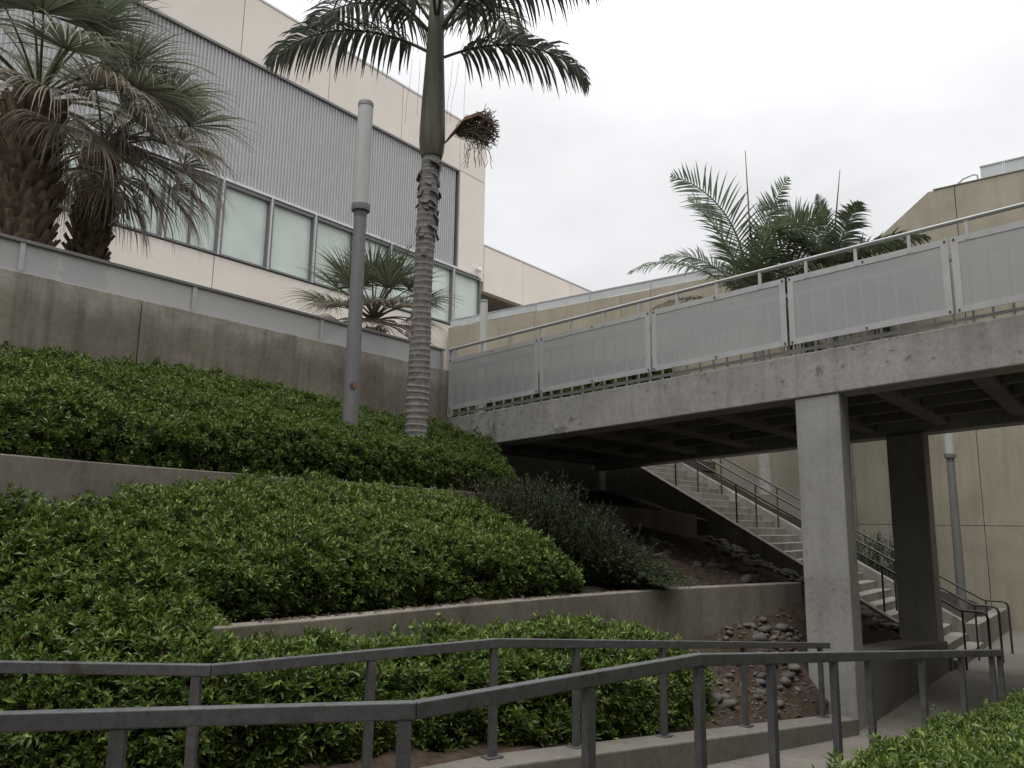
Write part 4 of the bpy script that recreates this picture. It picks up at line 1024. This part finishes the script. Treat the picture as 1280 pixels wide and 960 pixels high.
for (az, el, pt, fl, dp) in [(RA + 0, 52, 1.2, 1.3, .5), (RA - 40, 55, 1.2, 1.25, .45), (RA + 45, 60, 1.2, 1.25, .45), (RA + 170, 55, 1.2, 1.25, .45), (RA + 8, 34, 1.45, 1.3, .6), (RA - 70, 35, 1.2, 1.2, .5), (RA + 110, 70, 1.2, 1.2, .35), (RA + 220, 45, 1.2, 1.2, .45), (RA - 15, 44, 1.4, 1.3, .55)]:
    fan(P2, b2, az, el, pt, fl, OLIVE if el < 54 else GREEN, dp * 1.6, 56, sag=30)
for (az, el, pt, fl) in [(RA + 0, 30, 1.35, 1.3), (RA - 20, 24, 1.3, 1.3), (RA + 18, 20, 1.3, 1.3), (RA - 45, 18, 1.2, 1.25), (RA + 5, 10, 1.4, 1.3), (RA - 30, 6, 1.2, 1.25), (RA + 32, 4, 1.2, 1.2), (RA - 65, 5, 1.1, 1.2), (RA + 10, -8, 1.3, 1.25), (RA - 12, -14, 1.2, 1.25), (RA - 50, -18, 1.0, 1.2), (RA + 200, 0, .9, 1.1), (RA + 165, 10, .9, 1.1), (RA + 180, -25, .8, 1.1), (RA - 8, -35, .9, 1.1), (RA + 25, -30, .9, 1.1), (RA - 90, -20, .9, 1.1), (RA + 240, -15, .9, 1.1), (RA + 0, 0, 1.45, 1.3), (RA + 12, -52, .7, 1.0), (RA - 40, -50, .7, 1.0), (RA + 190, -48, .7, 1.0)]:
    fan(P2, (b2[0], b2[1], b2[2] - .1), az, el, pt, fl, [TAN, BRN, GREY, BRN][rng.randrange(4)], 1.3, 46, 170, True, 50)
P3 = thing('fan_palm', 'low bushy fan palm behind the railing between the lamp post and the ringed palm', 'palm tree', (11.0, 12.6, 3.7))
fan_trunk(P3, 11.0, 12.6, 3.7, 5.7, .28, (0, 0), .13, 160)
b3 = (11.0, 12.6, 5.95)
for (az, el, pt, fl, dp) in [(RA + 90, 85, .95, 1.05, .2), (RA + 30, 68, .95, 1.05, .25), (RA + 150, 66, .95, 1.05, .25), (RA + 0, 50, 1.0, 1.05, .35), (RA + 180, 48, 1.05, 1.05, .35), (RA - 30, 60, 1.0, 1.0, .25), (RA + 215, 58, 1.0, 1.0, .3), (RA - 90, 72, .85, 1.05, .25), (RA - 60, 42, .9, 1.0, .35), (RA + 250, 40, .9, 1.0, .35), (RA + 4, 30, 1.1, 1.05, .5), (RA + 176, 28, 1.15, 1.05, .5), (RA + 60, 45, 1, 1.0, .35), (RA + 120, 45, 1, 1.0, .35), (RA - 15, 78, .9, 1.05, .2), (RA + 200, 76, .9, 1.05, .2)]:
    fan(P3, b3, az, el, pt, fl, (.125, .135, .080) if el < 60 else (.095, .115, .068), dp, 40)
for (az, el, pt, fl) in [(RA + 5, 16, 1.1, .95), (RA - 25, 10, .95, .95), (RA + 178, 16, 1.1, .95), (RA + 205, 8, .95, .95), (RA + 30, 2, .9, .9), (RA - 50, 5, .9, .95), (RA + 235, 4, .9, .95), (RA - 5, -5, 1.0, .95), (RA + 168, -4, 1.0, .9), (RA + 270, 5, .8, .9), (RA - 75, 8, .8, .9), (RA + 15, -20, .9, .9), (RA - 30, -20, .8, .9), (RA + 190, -18, .9, .9), (RA + 225, -25, .7, .9), (RA - 60, -25, .7, .9), (RA + 255, -20, .7, .9), (RA + 0, -32, .9, .8)]:
    fan(P3, (b3[0], b3[1], b3[2] - .08), az, el + 26, pt * .85, fl, [TAN, BRN, TAN, GREY][rng.randrange(4)], .6, 38, 170, True, 40)
# feather palms beyond the bridge
K2 = thing('feather_palm', 'tall-fronded green feather palm behind the bridge railing', 'palm tree', (21.8, 8.2, 3.0))
m = MB(); m.tube([(21.8, 8.2, 2.5), (21.75, 8.2, 6), (21.7, 8.2, 8.0)], [.2, .16, .14], 12); m.build('trunk', M['pale_trunk'], K2, smooth=True)
kb = (21.55, 8.4, 8.05); LG = (.085, .110, .058)
for (az, el, ln, bd, dr, lf, ro) in [(RA + 174, 92, 4.9, 82, .14, 1.35, 75), (RA + 8, 78, 4.3, 22, .10, .85, 80), (RA + 178, 46, 3.9, 88, .5, 1.0, 25), (RA + 160, 62, 3.2, 80, .4, .95, 40), (RA + 10, 64, 3.9, 50, .2, 1.2, 70), (RA + 5, 44, 3.6, 50, .3, 1.0, 50),
                                     (RA - 40, 62, 3.4, 50, .3, 1.0, 30), (RA - 80, 60, 3.0, 60, .35, .9, 0), (RA + 200, 75, 3.6, 50, .2, 1.2, 60), (RA + 100, 70, 3.4, 50, .3, .9, 0), (RA - 15, 25, 3.2, 50, .5, .9, 0), (RA + 0, 30, 3.0, 50, .4, 1.0, 30)]:
    feather(K2, kb, az, el, ln, bd, LG, lf * 1.05, 42, dr, .058, roll=ro, rcol=(.14, .15, .09))
for (az, el, ln, bd) in [(RA + 178, 12, 3.0, 50), (RA + 5, 8, 3.2, 40), (RA - 20, 0, 2.6, 40), (RA + 200, 0, 2.8, 45), (RA - 60, 5, 2.4, 40), (RA + 12, -12, 2.6, 30), (RA + 172, -14, 2.4, 30), (RA + 250, -5, 2.4, 40)]:
    feather(K2, (kb[0], kb[1], kb[2] - .45), az, el, ln, bd, (.055, .070, .040), .9, 40, .6, .05, roll=30)
feather(K2, (kb[0], kb[1], kb[2] - .2), RA + 176, 22, 3.2, 70, (.15, .115, .08), .75, 44, .9, .04, label='dry brown frond hanging over the railing')
m = MB(); m.tube([(21.75, 8.2, 8.3), (21.55, 8.25, 10.5), (21.5, 8.27, 12.75)], [.04, .025, .01], 6); m.build('spear_leaf', M['crownshaft'], K2)
K3 = thing('feather_palm', 'smaller feather palm with an upright spear leaf, right of the tall-fronded one', 'palm tree', (23.0, 6.3, 2.5))
m = MB(); m.tube([(23.0, 6.3, 1.0), (23.0, 6.3, 6), (23.0, 6.35, 8.8)], [.2, .16, .14], 12); m.build('trunk', M['palm_ring'], K3, smooth=True)
kb = (23.0, 6.38, 8.9)
for (az, el, ln, bd) in [(RA + 5, 8, 2.6, 40), (RA + 175, 5, 2.6, 40), (RA - 30, -5, 2.2, 40), (RA + 200, -10, 2.2, 40), (RA + 10, -20, 2.2, 30)]:
    feather(K3, (kb[0], kb[1], kb[2] - .5), az, el, ln, bd, (.06, .07, .042), .8, 38, .6, .05, roll=30)
for (az, el, ln, bd, dr, lf) in [(RA + 5, 52, 3.0, 100, .6, .75), (RA + 165, 72, 3.2, 60, .2, 1.1), (RA + 185, 50, 3.0, 60, .4, 1.0), (RA + 95, 85, 2.9, 25, .3, .5), (RA - 30, 40, 2.8, 70, .5, .8), (RA + 30, 30, 2.8, 60, .5, .8), (RA - 90, 55, 2.6, 60, .4, .8), (RA + 215, 40, 2.7, 60, .4, .8)]:
    feather(K3, kb, az, el, ln, bd, (.055, .072, .040), lf, 48, dr, .055, roll=60 if el > 70 else 20)
m = MB(); m.tube([(23.05, 6.35, 9.0), (23.15, 6.25, 10.6), (23.3, 6.08, 12.2)], [.045, .03, .01], 6); m.build('spear_leaf', M['fibre'], K3)
K4 = thing('fan_palm', 'yellow-green frond tips of a low palm poking above the handrail beside the sloping roof edge', 'palm tree', (24.0, 4.9, 0))
m = MB(); m.tube([(23.9, 5.0, -.2), (23.9, 5.0, 5), (23.9, 5.0, 8.6)], [.2, .16, .14], 10); m.build('trunk', M['palm_ring'], K4, smooth=True)
for (az, el, ln) in [(RA + 10, 32, 2.3), (RA + 150, 60, 1.7), (RA + 170, 30, 2.6), (RA - 30, 25, 2.2), (RA + 60, 70, 1.6), (RA + 190, 15, 2.4)]:
    feather(K4, (23.9, 5.0, 8.7), az, el, ln, 40, (.12, .12, .055), .6, 34, .25, .045)

# ------------------------------------------------------------------ leaf litter on the low wall
P = []; 
for k in range(420):
    i = rng.uniform(4, len(LOW) - 6); j = int(i); f = i - j; a = np.array(LOW[j]) * (1 - f) + np.array(LOW[j + 1]) * f
    P.append((a[0], a[1] + rng.uniform(.06, .2) ** 1.0, .828))
for k in range(260):
    i = rng.uniform(8, len(UPW) - 12); j = int(i); f = i - j; a = np.array(UPW[j]) * (1 - f) + np.array(UPW[j + 1]) * f
    P.append((a[0], a[1] + rng.uniform(.08, .2), a[2] + .008))
P = np.array(P); D = nr.randn(len(P), 3); D[:, 2] = .05 + .1 * nr.rand(len(P)); ln = .03 + .03 * nr.rand(len(P))
V, F, T = leaves(P, D, ln, ln * .4, tint_of((.09, .065, .04), len(P), .5), .1, .05)
np_mesh('fallen_leaves', V, F, M['needle'], None, T, kind='stuff', label='dry fallen leaves scattered along the planter wall tops', cat='leaf litter')
